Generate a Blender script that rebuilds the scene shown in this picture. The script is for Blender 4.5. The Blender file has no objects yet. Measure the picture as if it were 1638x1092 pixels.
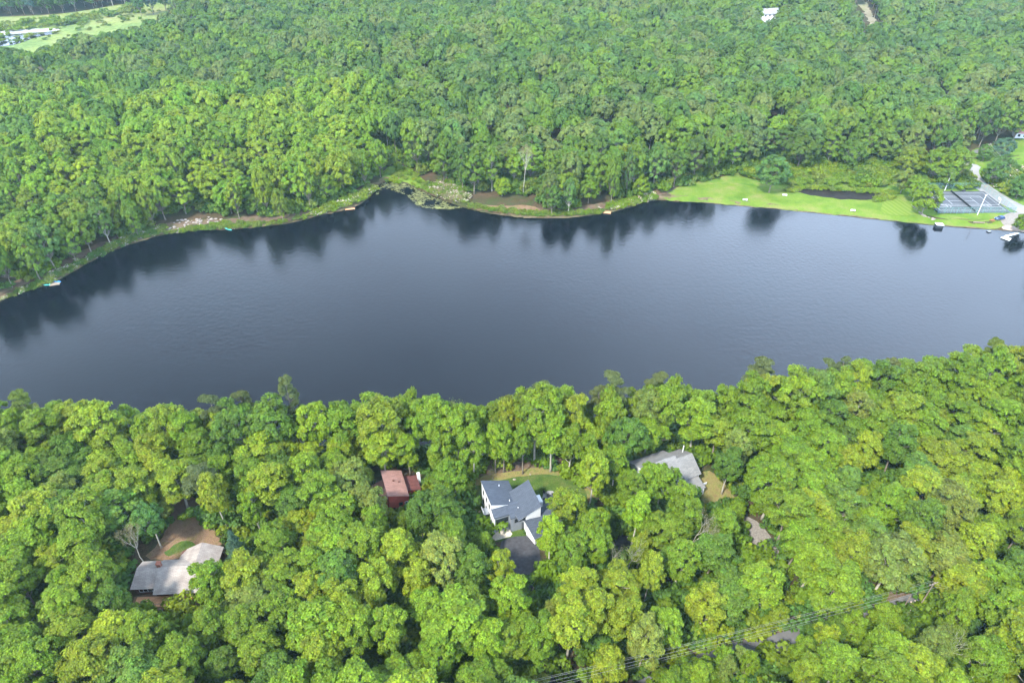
import bpy, math, random
import numpy as np
from mathutils import Vector, Matrix, geometry
random.seed(7)
RNG = np.random.default_rng(7)
PI = math.pi
scene = bpy.context.scene
C = scene.collection

# ---------------------------------------------------------------- camera
CAM_H, PITCH, FPX = 150.0, math.radians(37.0), 1092.0
cam_d = bpy.data.cameras.new("camera")
cam_d.lens, cam_d.sensor_width, cam_d.clip_start, cam_d.clip_end = 24.0, 36.0, 1.0, 20000.0
cam = bpy.data.objects.new("camera", cam_d)
C.objects.link(cam)
cam.location = (0, 0, CAM_H)
cam.rotation_euler = (PI / 2 - PITCH, 0, 0)
scene.camera = cam

# ---------------------------------------------------------------- sky, sun, exposure
SUN_EL, SUN_AZ = math.radians(50), math.radians(-140)      # azimuth from +Y, clockwise positive
world = bpy.data.worlds.new("World")
scene.world = world
world.use_nodes = True
wn, wl = world.node_tree.nodes, world.node_tree.links
wn.clear()
w_out = wn.new("ShaderNodeOutputWorld")
w_bg = wn.new("ShaderNodeBackground")
w_sky = wn.new("ShaderNodeTexSky")
w_sky.sky_type = 'NISHITA'
w_sky.sun_disc = False
w_sky.sun_elevation = SUN_EL
w_sky.sun_rotation = SUN_AZ
w_sky.air_density, w_sky.dust_density, w_sky.ozone_density = 1.0, 2.0, 1.0
w_tc = wn.new("ShaderNodeTexCoord")
w_map = wn.new("ShaderNodeMapping")
w_map.inputs["Scale"].default_value = (1.0, 1.0, 2.2)
w_no = wn.new("ShaderNodeTexNoise")
w_no.inputs["Scale"].default_value = 2.6
w_no.inputs["Detail"].default_value = 5.0
w_cr = wn.new("ShaderNodeValToRGB")
w_cr.color_ramp.elements[0].position = 0.30
w_cr.color_ramp.elements[0].color = (0.5, 0.5, 0.5, 1)
w_cr.color_ramp.elements[1].position = 0.62
w_cr.color_ramp.elements[1].color = (1, 1, 1, 1)
w_mix = wn.new("ShaderNodeMixRGB")
w_sep = wn.new("ShaderNodeSeparateXYZ")
w_el = wn.new("ShaderNodeMapRange")
w_el.inputs["From Min"].default_value, w_el.inputs["From Max"].default_value = 0.36, 0.78
w_cl = wn.new("ShaderNodeMixRGB")                           # hazy cloud, brighter low in the sky
w_cl.inputs["Color1"].default_value = (22.0, 27.2, 36.0, 1)
w_cl.inputs["Color2"].default_value = (5.5, 6.9, 8.6, 1)
wl.new(w_tc.outputs["Generated"], w_sep.inputs["Vector"])
w_ad = wn.new("ShaderNodeMath"); w_ad.operation = 'MULTIPLY_ADD'       # cloud thins towards the right
w_ad.inputs[1].default_value = -0.34
wl.new(w_sep.outputs["X"], w_ad.inputs[0]); wl.new(w_sep.outputs["Z"], w_ad.inputs[2])
wl.new(w_ad.outputs[0], w_el.inputs["Value"])
wl.new(w_el.outputs["Result"], w_cl.inputs["Fac"])
wl.new(w_cl.outputs["Color"], w_mix.inputs["Color2"])
wl.new(w_tc.outputs["Generated"], w_map.inputs["Vector"])
wl.new(w_map.outputs["Vector"], w_no.inputs["Vector"])
wl.new(w_no.outputs["Fac"], w_cr.inputs["Fac"])
wl.new(w_cr.outputs["Color"], w_mix.inputs["Fac"])
wl.new(w_sky.outputs["Color"], w_mix.inputs["Color1"])
wl.new(w_mix.outputs["Color"], w_bg.inputs["Color"])
w_bg.inputs["Strength"].default_value = 0.10
wl.new(w_bg.outputs["Background"], w_out.inputs["Surface"])

sun_d = bpy.data.lights.new("sun", 'SUN')
sun_d.energy, sun_d.angle, sun_d.color = 4.3, math.radians(6), (1.0, 0.95, 0.84)
sun = bpy.data.objects.new("sun", sun_d)
C.objects.link(sun)
sdir = Vector((math.sin(SUN_AZ) * math.cos(SUN_EL), math.cos(SUN_AZ) * math.cos(SUN_EL), math.sin(SUN_EL)))
sun.rotation_euler = sdir.to_track_quat('Z', 'Y').to_euler()
sun.location = (0, -50, 300)

vs = scene.view_settings
vs.view_transform, vs.look, vs.gamma, vs.use_curve_mapping = 'Standard', 'None', 1.0, False
vs.exposure = 1.34
scene.cycles.max_bounces = 6
scene.cycles.diffuse_bounces = 2
scene.cycles.glossy_bounces = 2
scene.cycles.transmission_bounces = 2
scene.cycles.transparent_max_bounces = 4
scene.cycles.volume_bounces = 0
scene.cycles.use_denoising = True
scene.cycles.volume_step_rate = 4.0

# ---------------------------------------------------------------- projection helpers (photo pixels 1638x1092 -> world)
CP, SP = math.cos(PITCH), math.sin(PITCH)
def W(px, py, z=0.0):
    x = (px - 819) / FPX; u = -(py - 546) / FPX
    d = (x, CP + u * SP, -SP + u * CP)
    t = (z - CAM_H) / d[2]
    return Vector((d[0] * t, d[1] * t, z))
def S(x, y, z):
    z = z - CAM_H
    dep = y * CP - z * SP; u = y * SP + z * CP
    return 819 + FPX * x / dep, 546 - FPX * u / dep, FPX / dep

# ---------------------------------------------------------------- terrain
SHORE_FAR = [(-420, 700), (-160, 585), (-60, 512), (0, 483), (40, 467), (85, 454), (110, 440), (140, 422), (170, 406), (215, 389), (260, 376), (300, 371), (330, 369),
             (365, 368), (420, 364), (470, 357), (510, 346), (560, 335), (585, 323), (598, 311), (606, 297), (618, 290), (640, 291), (660, 300),
             (690, 313), (720, 326), (760, 338), (800, 345), (850, 350), (900, 350), (940, 346), (975, 341), (1010, 332), (1030, 325), (1052, 320), (1120, 324),
             (1250, 335), (1400, 351), (1480, 360), (1560, 366), (1600, 369), (1640, 372), (1660, 384)]
SHORE_NEAR = [(1700, 430), (1760, 500), (1830, 560), (1760, 596), (1638, 618), (1500, 630), (1350, 642), (1200, 664), (1100, 684), (1000, 696),
              (900, 706), (800, 710), (700, 714), (560, 718), (400, 718), (270, 716), (150, 708), (0, 706), (-200, 716), (-420, 760)]
def to_ground(pts, z=0.0): return np.array([[W(x, y, z).x, W(x, y, z).y] for x, y in pts])
def smooth_poly(p, n=1):
    for _ in range(n):
        q = np.roll(p, -1, 0)
        p = np.stack([p * .75 + q * .25, p * .25 + q * .75], 1).reshape(-1, 2)
    return p
LAKE = smooth_poly(to_ground(SHORE_FAR + SHORE_NEAR), 1)

def in_poly(X, Y, poly):
    X = np.asarray(X, float); Y = np.asarray(Y, float)
    c = np.zeros(X.shape, bool)
    n = len(poly)
    for i in range(n):
        x1, y1 = poly[i]; x2, y2 = poly[(i + 1) % n]
        if y1 == y2: continue
        c ^= ((y1 > Y) != (y2 > Y)) & (X < (x2 - x1) * (Y - y1) / (y2 - y1) + x1)
    return c
def dist_poly(X, Y, poly):
    d = np.full(np.shape(X), 1e18)
    n = len(poly)
    for i in range(n):
        ax, ay = poly[i]; bx, by = poly[(i + 1) % n]
        dx, dy = bx - ax, by - ay
        L = dx * dx + dy * dy + 1e-9
        t = np.clip(((X - ax) * dx + (Y - ay) * dy) / L, 0, 1)
        d = np.minimum(d, (X - ax - t * dx) ** 2 + (Y - ay - t * dy) ** 2)
    return np.sqrt(d)
def lake_d(X, Y):
    X = np.asarray(X, float); Y = np.asarray(Y, float)
    return np.where(in_poly(X, Y, LAKE), -1, 1) * dist_poly(X, Y, LAKE)
def sstep(a, b, x):
    t = np.clip((x - a) / (b - a), 0, 1); return t * t * (3 - 2 * t)
# flat zones: x, y, inner radius, outer radius, height
FLATS = [(222, 312, 30, 60, 1.6), (150, 318, 60, 95, 1.0), (270, 300, 30, 60, 1.6), (5, 113, 20, 34, 4.2), (-82, 96, 18, 30, 4.2),
         (-30, 122, 10, 20, 4.2), (45, 124, 14, 24, 4.2), (-560, 700, 130, 230, 1.0)]
def hgt(X, Y, d=None):
    X = np.asarray(X, float); Y = np.asarray(Y, float)
    if d is None: d = lake_d(X, Y)
    bank = np.where(d < 0, np.maximum(d * .35, -2.5), .9 * sstep(0, 5, d) + 3.0 * sstep(5, 45, d))
    far = sstep(200, 500, np.hypot(X, Y))
    hill = (1.2 * np.sin(X * .031 + 1.3) * np.cos(Y * .043 + .4) + .7 * np.sin(X * .09 + Y * .05)) + far * (
        4.5 * np.sin(X * .011 + 2.1 + .4 * np.sin(Y * .01)) * np.sin(Y * .014 + .6) + 2.5 * np.sin(X * .023 - Y * .017))
    z = bank + hill * sstep(8, 60, d)
    for fx, fy, r0, r1, fz in FLATS:
        k = (1 - sstep(r0, r1, np.hypot(X - fx, Y - fy))) * sstep(3, 9, d)
        z = z * (1 - k) + fz * k
    return z
def hz(x, y): return float(hgt(np.array([x]), np.array([y]))[0])
def G(px, py, dz=0.0):
    z = 3.0
    for _ in range(6):
        p = W(px, py, z); z = hz(p.x, p.y)
    p.z = z + dz
    return p
def GP(pts): return np.array([[G(x, y).x, G(x, y).y] for x, y in pts])

# ---------------------------------------------------------------- materials
MATS = {}
def mat(name, col, rough=.8, spec=.3, noise=None, bump=None, metal=0.0, build=None):
    """noise=(scale, amount, detail): colour varies by +-amount;  bump=(scale, distance)"""
    if name in MATS: return MATS[name]
    m = bpy.data.materials.new(name); m.use_nodes = True
    n, l = m.node_tree.nodes, m.node_tree.links
    b = n["Principled BSDF"]
    b.inputs["Base Color"].default_value = (*col, 1)
    b.inputs["Roughness"].default_value = rough
    b.inputs["Specular IOR Level"].default_value = spec
    b.inputs["Metallic"].default_value = metal
    tc = n.new("ShaderNodeNewGeometry")
    if noise:
        t = n.new("ShaderNodeTexNoise"); t.inputs["Scale"].default_value = noise[0]; t.inputs["Detail"].default_value = 6
        l.new(tc.outputs["Position"], t.inputs["Vector"])
        r = n.new("ShaderNodeValToRGB")
        r.color_ramp.elements[0].position = .3; r.color_ramp.elements[1].position = .7
        a = noise[1]
        r.color_ramp.elements[0].color = (*[c * (1 - a) for c in col], 1)
        r.color_ramp.elements[1].color = (*[min(1, c * (1 + a)) for c in (noise[2] if len(noise) > 2 else col)], 1)
        l.new(t.outputs["Fac"], r.inputs["Fac"]); l.new(r.outputs["Color"], b.inputs["Base Color"])
    if bump:
        t2 = n.new("ShaderNodeTexNoise"); t2.inputs["Scale"].default_value = bump[0]; t2.inputs["Detail"].default_value = 5
        l.new(tc.outputs["Position"], t2.inputs["Vector"])
        bp = n.new("ShaderNodeBump"); bp.inputs["Distance"].default_value = bump[1]; bp.inputs["Strength"].default_value = 1
        l.new(t2.outputs["Fac"], bp.inputs["Height"]); l.new(bp.outputs["Normal"], b.inputs["Normal"])
    if build: build(n, l, b)
    MATS[name] = m
    return m

def leaf_mat():
    m = bpy.data.materials.new("leaves"); m.use_nodes = True
    n, l = m.node_tree.nodes, m.node_tree.links
    n.clear()
    out = n.new("ShaderNodeOutputMaterial")
    tint = n.new("ShaderNodeAttribute"); tint.attribute_type = 'INSTANCER'; tint.attribute_name = "tint"
    sh = n.new("ShaderNodeAttribute"); sh.attribute_type = 'GEOMETRY'; sh.attribute_name = "leafvar"
    mul = n.new("ShaderNodeMixRGB"); mul.blend_type = 'MULTIPLY'; mul.inputs["Fac"].default_value = 1
    l.new(tint.outputs["Color"], mul.inputs["Color1"]); l.new(sh.outputs["Color"], mul.inputs["Color2"])
    pr = n.new("ShaderNodeBsdfPrincipled"); pr.inputs["Roughness"].default_value = .6; pr.inputs["Specular IOR Level"].default_value = .22
    tr = n.new("ShaderNodeBsdfTranslucent")
    tm = n.new("ShaderNodeMixRGB"); tm.blend_type = 'MULTIPLY'; tm.inputs["Fac"].default_value = 1
    tm.inputs["Color2"].default_value = (1.5, 1.35, .5, 1)
    l.new(mul.outputs["Color"], tm.inputs["Color1"]); l.new(tm.outputs["Color"], tr.inputs["Color"])
    l.new(mul.outputs["Color"], pr.inputs["Base Color"])
    mx = n.new("ShaderNodeMixShader"); mx.inputs["Fac"].default_value = .22
    l.new(pr.outputs["BSDF"], mx.inputs[1]); l.new(tr.outputs["BSDF"], mx.inputs[2])
    l.new(mx.outputs["Shader"], out.inputs["Surface"])
    return m
M_LEAF = leaf_mat()
M_BARK = mat("bark", (.19, .165, .13), .9, .1, noise=(3, .35), bump=(8, .05))
M_PALEBARK = mat("pale_bark", (.34, .32, .27), .9, .1, noise=(3, .25))

# ---------------------------------------------------------------- mesh helpers
def tag(o, label=None, cat=None, group=None, kind=None):
    if label: o["label"] = label
    if cat: o["category"] = cat
    if group: o["group"] = group
    if kind: o["kind"] = kind
    return o
def link(name, me, parent=None, loc=None, rz=0.0):
    o = bpy.data.objects.new(name, me); C.objects.link(o)
    if parent: o.parent = parent
    if loc is not None: o.location = loc
    if rz: o.rotation_euler = (0, 0, rz)
    return o
def root(name, label, cat, loc, rz=0.0, group=None):
    return tag(link(name, None, None, loc, rz), label, cat, group)
class MB:
    def __init__(s): s.v, s.f = [], []
    def poly(s, pts):
        k = len(s.v); s.v += [tuple(p) for p in pts]; s.f.append(tuple(range(k, k + len(pts)))); return s
    def hexa(s, p):   # 8 points, bottom 0-3 ccw, top 4-7
        k = len(s.v); s.v += [tuple(q) for q in p]
        for f in ((3, 2, 1, 0), (4, 5, 6, 7), (0, 1, 5, 4), (1, 2, 6, 5), (2, 3, 7, 6), (3, 0, 4, 7)):
            s.f.append(tuple(k + i for i in f))
        return s
    def box(s, x0, x1, y0, y1, z0, z1):
        return s.hexa([(x0, y0, z0), (x1, y0, z0), (x1, y1, z0), (x0, y1, z0), (x0, y0, z1), (x1, y0, z1), (x1, y1, z1), (x0, y1, z1)])
    def slab(s, pts, th):   # pts: planar polygon (ccw from above), extruded down by th
        n = len(pts); k = len(s.v)
        s.v += [tuple(p) for p in pts] + [(p[0], p[1], p[2] - th) for p in pts]
        s.f.append(tuple(range(k, k + n))); s.f.append(tuple(range(k + 2 * n - 1, k + n - 1, -1)))
        for i in range(n):
            j = (i + 1) % n
            s.f.append((k + i, k + n + i, k + n + j, k + j))
        return s
    def prism(s, pts, zb):  # walls: polygon with top heights, down to zb
        n = len(pts); k = len(s.v)
        s.v += [tuple(p) for p in pts] + [(p[0], p[1], zb) for p in pts]
        s.f.append(tuple(range(k, k + n)))
        for i in range(n):
            j = (i + 1) % n
            s.f.append((k + i, k + n + i, k + n + j, k + j))
        return s
    def tube(s, pts, rads, seg=6, cap=True):
        k = len(s.v); n = len(pts)
        pts = [Vector(p) for p in pts]
        for i, p in enumerate(pts):
            d = (pts[min(i + 1, n - 1)] - pts[max(i - 1, 0)]).normalized()
            a = d.cross(Vector((0.3, 1, 0.1))).normalized(); b = d.cross(a)
            for j in range(seg):
                t = 2 * PI * j / seg
                s.v.append(tuple(p + (a * math.cos(t) + b * math.sin(t)) * rads[i]))
        for i in range(n - 1):
            for j in range(seg):
                q = (j + 1) % seg
                s.f.append((k + i * seg + j, k + i * seg + q, k + (i + 1) * seg + q, k + (i + 1) * seg + j))
        if cap:
            s.f.append(tuple(k + (n - 1) * seg + j for j in range(seg)))
            s.f.append(tuple(k + seg - 1 - j for j in range(seg)))
        return s
    def mesh(s, name, m, smooth=False):
        me = bpy.data.meshes.new(name); me.from_pydata(s.v, [], s.f)
        if m: me.materials.append(m)
        if smooth: me.polygons.foreach_set("use_smooth", [True] * len(me.polygons))
        me.update(); return me
    def obj(s, name, m, parent=None, loc=None, rz=0.0, smooth=False):
        return link(name, s.mesh(name, m, smooth), parent, loc, rz)

def quads_mesh(name, cen, nrm, size, var, m, aspect=1.0, rng=RNG):
    """leaf-sized quads: centre, normal, half size, brightness variation"""
    N = len(cen)
    nrm = nrm / (np.linalg.norm(nrm, axis=1, keepdims=True) + 1e-9)
    r = rng.normal(size=(N, 3)); u = np.cross(nrm, r); u /= np.linalg.norm(u, axis=1, keepdims=True) + 1e-9
    v = np.cross(nrm, u)
    s = size[:, None]
    P = np.stack([cen + u * s + v * s * .2, cen + v * s * aspect, cen - u * s - v * s * .2, cen - v * s * aspect], 1).reshape(-1, 3)
    me = bpy.data.meshes.new(name)
    me.vertices.add(4 * N); me.vertices.foreach_set("co", P.astype(np.float32).ravel())
    me.loops.add(4 * N); me.loops.foreach_set("vertex_index", np.arange(4 * N, dtype=np.int32))
    me.polygons.add(N); me.polygons.foreach_set("loop_start", np.arange(0, 4 * N, 4, dtype=np.int32))
    a = me.attributes.new("leafvar", 'FLOAT_COLOR', 'FACE')
    if var.ndim == 1: var = np.stack([var] * 3, 1)
    a.data.foreach_set("color", np.concatenate([var, np.ones((N, 1))], 1).astype(np.float32).ravel())
    me.materials.append(m); me.update(calc_edges=True); me.validate()
    return me

# ---------------------------------------------------------------- ground sheet
def build_ground():
    az_in = np.radians(np.linspace(-52, 52, 361))
    az_out = np.radians(np.linspace(52, 308, 65))[1:-1]
    az = np.concatenate([az_in, az_out])
    rr = np.concatenate([[0, 25, 45], np.geomspace(60, 900, 430), np.geomspace(930, 9000, 24)])
    A, R = np.meshgrid(az, rr, indexing='ij')
    X, Y = np.sin(A) * R, np.cos(A) * R
    D = lake_d(X, Y)
    Z = hgt(X, Y, D)
    na, nr = X.shape
    me = bpy.data.meshes.new("ground")
    V = np.stack([X, Y, Z], -1).reshape(-1, 3)
    i, j = np.meshgrid(np.arange(na), np.arange(nr - 1), indexing='ij')
    i2 = (i + 1) % na
    F = np.stack([i * nr + j, i * nr + j + 1, i2 * nr + j + 1, i2 * nr + j], -1).reshape(-1, 4)
    me.from_pydata(V.tolist(), [], F.tolist())
    me.polygons.foreach_set("use_smooth", [True] * len(me.polygons))
    def b(n, l, p):
        g = n.new("ShaderNodeNewGeometry")
        t = n.new("ShaderNodeTexNoise"); t.inputs["Scale"].default_value = .12; t.inputs["Detail"].default_value = 8; t.inputs["Roughness"].default_value = .7
        l.new(g.outputs["Position"], t.inputs["Vector"])
        r = n.new("ShaderNodeValToRGB"); e = r.color_ramp.elements
        e[0].position = .35; e[0].color = (.075, .05, .032, 1)
        e[1].position = .72; e[1].color = (.035, .055, .014, 1)
        k = e.new(.5); k.color = (.05, .042, .022, 1)
        k = e.new(.6); k.color = (.04, .05, .018, 1)
        l.new(t.outputs["Fac"], r.inputs["Fac"])
        t2 = n.new("ShaderNodeTexNoise"); t2.inputs["Scale"].default_value = 2.5; t2.inputs["Detail"].default_value = 5
        l.new(g.outputs["Position"], t2.inputs["Vector"])
        mx = n.new("ShaderNodeMixRGB"); mx.blend_type = 'OVERLAY'; mx.inputs["Fac"].default_value = .8
        l.new(r.outputs["Color"], mx.inputs["Color1"]); l.new(t2.outputs["Fac"], mx.inputs["Color2"])
        l.new(mx.outputs["Color"], p.inputs["Base Color"])
    me.materials.append(mat("forest_floor", (.1, .07, .04), .95, .05, bump=(1.5, .15), build=b))
    tag(link("ground", me), kind='structure')
build_ground()

# water
def water_mat():
    m = bpy.data.materials.new("lake_water"); m.use_nodes = True
    n, l = m.node_tree.nodes, m.node_tree.links
    p = n["Principled BSDF"]
    p.inputs["Base Color"].default_value = (.0012, .0020, .0045, 1)
    p.inputs["Roughness"].default_value = .10
    p.inputs["IOR"].default_value = 1.333
    g = n.new("ShaderNodeNewGeometry")
    t = n.new("ShaderNodeTexNoise"); t.inputs["Scale"].default_value = .55; t.inputs["Detail"].default_value = 5; t.inputs["Roughness"].default_value = .6
    l.new(g.outputs["Position"], t.inputs["Vector"])
    big = n.new("ShaderNodeTexNoise"); big.inputs["Scale"].default_value = .012; big.inputs["Detail"].default_value = 3
    l.new(g.outputs["Position"], big.inputs["Vector"])
    mr = n.new("ShaderNodeMapRange"); mr.inputs["From Min"].default_value = .35; mr.inputs["From Max"].default_value = .65
    mr.inputs["To Min"].default_value = .30; mr.inputs["To Max"].default_value = .65
    l.new(big.outputs["Fac"], mr.inputs["Value"])
    b = n.new("ShaderNodeBump"); b.inputs["Distance"].default_value = .20
    l.new(t.outputs["Fac"], b.inputs["Height"]); l.new(mr.outputs["Result"], b.inputs["Strength"])
    l.new(b.outputs["Normal"], p.inputs["Normal"])
    return m
M_WATER = water_mat()
lk = np.concatenate([LAKE])
cx, cy = lk[:, 0].mean(), lk[:, 1].mean()
x0, x1, y0, y1 = lk[:, 0].min() - 6, lk[:, 0].max() + 6, lk[:, 1].min() - 6, lk[:, 1].max() + 6
tag(MB().poly([(x0, y0, 0), (x1, y0, 0), (x1, y1, 0), (x0, y1, 0)]).obj("lake", M_WATER), kind='structure')

# draped sheets
def sheet(name, poly, m, dz=.03, step=2.0, jitter=.0, zfix=None, kind='structure', label=None, parent=None, smooth=True):
    poly = np.array(poly, float)
    n = len(poly); B = []
    rj = np.random.default_rng(len(name) + n)
    for i in range(n):
        a, b = poly[i], poly[(i + 1) % n]
        L = np.hypot(*(b - a)); k = max(1, int(L / step))
        for j in range(k):
            q = a + (b - a) * j / k
            if jitter and j: q = q + rj.normal(size=2) * jitter
            B.append(q)
    B = np.array(B)
    xs = np.arange(B[:, 0].min(), B[:, 0].max(), step); ys = np.arange(B[:, 1].min(), B[:, 1].max(), step)
    X, Y = np.meshgrid(xs, ys); X, Y = X.ravel(), Y.ravel()
    ok = in_poly(X, Y, B)
    X, Y = X[ok], Y[ok]
    if len(X):
        ok = dist_poly(X, Y, B) > step * .4
        X, Y = X[ok], Y[ok]
    pts = [Vector(q) for q in B] + [Vector((a, b)) for a, b in zip(X, Y)]
    nb = len(B)
    r = geometry.delaunay_2d_cdt(pts, [], [list(range(nb))], 1, 1e-4)
    vx = np.array([[v.x, v.y] for v in r[0]])
    z = hgt(vx[:, 0], vx[:, 1]) + dz if zfix is None else np.full(len(vx), zfix)
    me = bpy.data.meshes.new(name)
    fs = [f if geometry.area_tri(*[r[0][k].to_3d() for k in f[:3]]) > 0 else f for f in r[2]]
    me.from_pydata([(a, b, c) for (a, b), c in zip(vx, z)], [], [list(f) for f in fs])
    me.materials.append(m)
    if smooth: me.polygons.foreach_set("use_smooth", [True] * len(me.polygons))
    me.update()
    o = link(name, me, parent)
    tag(o, label, None, None, kind)
    return o
def ribbon(px_pts, width, zoff=0):
    P = [G(x, y) for x, y in px_pts]
    L, R = [], []
    for i, p in enumerate(P):
        d = (P[min(i + 1, len(P) - 1)] - P[max(i - 1, 0)]); d.z = 0; d.normalize()
        s = Vector((-d.y, d.x, 0)) * width / 2
        L.append((p + s)[:2]); R.append((p - s)[:2])
    return smooth_poly(np.array(L + R[::-1]), 1)
# ---------------------------------------------------------------- tree shapes
def crown_points(seed, lobes, leaf, n_leaf, R=5.0, Ht=20.0, z0=7.0, style="round", boughs=11, dome=.75, bsz=1.0, rough=1.0):
    """points of leaf clusters on lobes on boughs; returns cen, nrm, size, var and the bough centres"""
    r = np.random.default_rng(seed)
    zc = z0 + (Ht - z0) * .42; up = Ht - zc; dn = zc - z0
    prof = dict(round=1.0, tall=.80, wide=1.12)[style]
    B = []
    # boughs spread evenly over a dome, then pushed about
    M = int(boughs * 1.75); ph0 = r.uniform(0, 6.28)
    for i in range(M):
        cz = 1 - (i + .5) / M * 1.55
        sr = math.sqrt(max(0, 1 - cz * cz)); a = ph0 + i * 2.39996 + r.normal(0, .25)
        k = (r.uniform(.50, .84) * (1.14 if r.uniform() < .15 else 1) - .66) * rough + .66
        if cz < -.15: k *= .82
        br = r.uniform(.26, .40) * R * bsz * (1 if cz > 0 else .8)
        p = np.array([math.cos(a) * sr * R * k * prof, math.sin(a) * sr * R * k * prof, zc + (cz * up * k * .98 if cz > 0 else cz * dn * k * 1.15)])
        B.append((p, br))
    B.append((np.array([0, 0, zc + up * .5]), R * .5))
    LC, LR, LB = [], [], []
    per = max(3, lobes // len(B))
    for bi, (p, br) in enumerate(B):
        for _ in range(per):
            v = r.normal(size=3); v /= np.linalg.norm(v)
            if v[2] < -.35: v[2] *= -.6
            out = p - np.array([0, 0, zc - dn * .3]); out = out / (np.linalg.norm(out) + 1e-6)
            v = v + out * .45; v /= np.linalg.norm(v)
            LC.append(p + v * br * r.uniform(.65, 1.08) * np.array([1, 1, .95])); LR.append(r.uniform(.085, .17) * R); LB.append(bi)
    LC = np.array(LC); LR = np.array(LR); NL = len(LC)
    per = n_leaf // NL
    idx = np.repeat(np.arange(NL), per)
    v = r.normal(size=(len(idx), 3)); v /= np.linalg.norm(v, axis=1, keepdims=True)
    v[:, 2] = np.where(v[:, 2] < -.2, -v[:, 2], v[:, 2])
    cen = LC[idx] + v * LR[idx, None] * r.uniform(1 - .35 * rough, 1 + .22 * rough, len(idx))[:, None]
    # discard what is buried deep inside other boughs
    keep = np.ones(len(cen), bool)
    for p, br in B:
        keep &= np.linalg.norm(cen - p, axis=1) > br * .62
    outc = cen - np.array([0, 0, zc - dn * .5]); outc /= np.linalg.norm(outc, axis=1, keepdims=True)
    nrm = v * .8 + outc * dome + r.normal(size=cen.shape) * (.22 + .24 * rough) + np.array([0, 0, .15])
    lv = r.normal(1, .05 + .10 * rough, NL)[idx] * r.normal(1, .10 + .14 * rough, len(idx))
    hue = r.normal(.02, .07, NL)[idx] + r.normal(0, .05, len(idx))
    var = np.stack([lv * (1 + hue), lv, lv * (1 - hue)], 1).clip(.4, 1.7)
    size = leaf * r.uniform(.65, 1.3, len(idx))
    return cen[keep], nrm[keep], size[keep], var[keep], B

def trunk_mb(seed, B, Ht, r0=.32, lean=.5, fork=True, seg=7, limbs=True):
    r = random.Random(seed)
    mb = MB()
    ax, ay = r.uniform(-lean, lean), r.uniform(-lean, lean)
    top = Ht * .72
    def axis(t): return Vector((ax * t * t + .15 * math.sin(t * 7 + seed), ay * t * t + .15 * math.cos(t * 6), top * t))
    n = 8
    mb.tube([axis(i / n) - Vector((0, 0, .4 if i == 0 else 0)) for i in range(n + 1)],
            [r0 * 1.5 if i == 0 else r0 * (1 - .75 * i / n) for i in range(n + 1)], seg)
    if limbs:
        for p, br in B:
            p = Vector(p)
            t = max(.28, min(.92, (p.z - math.hypot(p.x, p.y) * .9) / top))
            a = axis(t)
            mid = a.lerp(p, .5) + Vector((r.uniform(-.3, .3), r.uniform(-.3, .3), -.3))
            rr = r0 * (1 - .75 * t) * .6
            mb.tube([a, mid, p], [rr, rr * .7, rr * .25], 5)
            for _ in range(2):
                q = p + Vector((r.uniform(-1, 1), r.uniform(-1, 1), r.uniform(-.2, .9))) * br
                mb.tube([mid, q], [rr * .45, rr * .15], 4)
    return mb

SR0 = {}
SHAPES = {}   # name -> (crown mesh, trunk mesh, kind)
def broad_shape(key, seed, style, lobes, leaf, n_leaf, limbs=True, z0=7.0, boughs=11, seg=7, dome=.75, bsz=1.0, rough=1.0, R=5.0):
    SR0[key] = R * 1.2
    c, nn, s, v, B = crown_points(seed, lobes, leaf, n_leaf, R=R, style=style, z0=z0, boughs=boughs, dome=dome, bsz=bsz, rough=rough)
    cm = quads_mesh("crown_" + key, c, nn, s, v, M_LEAF, rng=np.random.default_rng(seed))
    tm = trunk_mb(seed, B, 20, limbs=limbs, seg=seg).mesh("trunk_" + key, M_BARK if seed % 2 else M_PALEBARK, True)
    SHAPES[key] = (cm, tm)
NEAR_STYLES = ["round", "tall", "wide", "round", "round", "wide", "tall", "round", "round", "wide"]
for i, st in enumerate(NEAR_STYLES):
    broad_shape("near%d" % i, 101 + i, st, 380, .20, 22000, z0=[3.5, 5, 6][i % 3], boughs=[12, 14, 16][i % 3])
for i in range(6):
    broad_shape("far%d" % i, 201 + i, ["wide", "wide", "round", "wide", "round", "wide"][i], 240, .50, 7500, limbs=False, z0=7.0, boughs=19, seg=5, dome=1.3, bsz=1.0, rough=.45, R=8.0)
for i in range(3):   # edge trees on the far bank, finer
    broad_shape("mid%d" % i, 301 + i, ["round", "tall", "round"][i], 130, .32, 12000, z0=2.0, boughs=18, seg=6, dome=1.1, bsz=1.05, rough=.7, R=7.0)

for i in range(3):   # full crowns that reach nearly to the ground
    broad_shape("full%d" % i, 321 + i, ["round", "wide", "round"][i], 260, .34, 15000, z0=.4, boughs=19, seg=6, dome=1.0, bsz=1.0, rough=.8, R=8.0)

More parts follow.
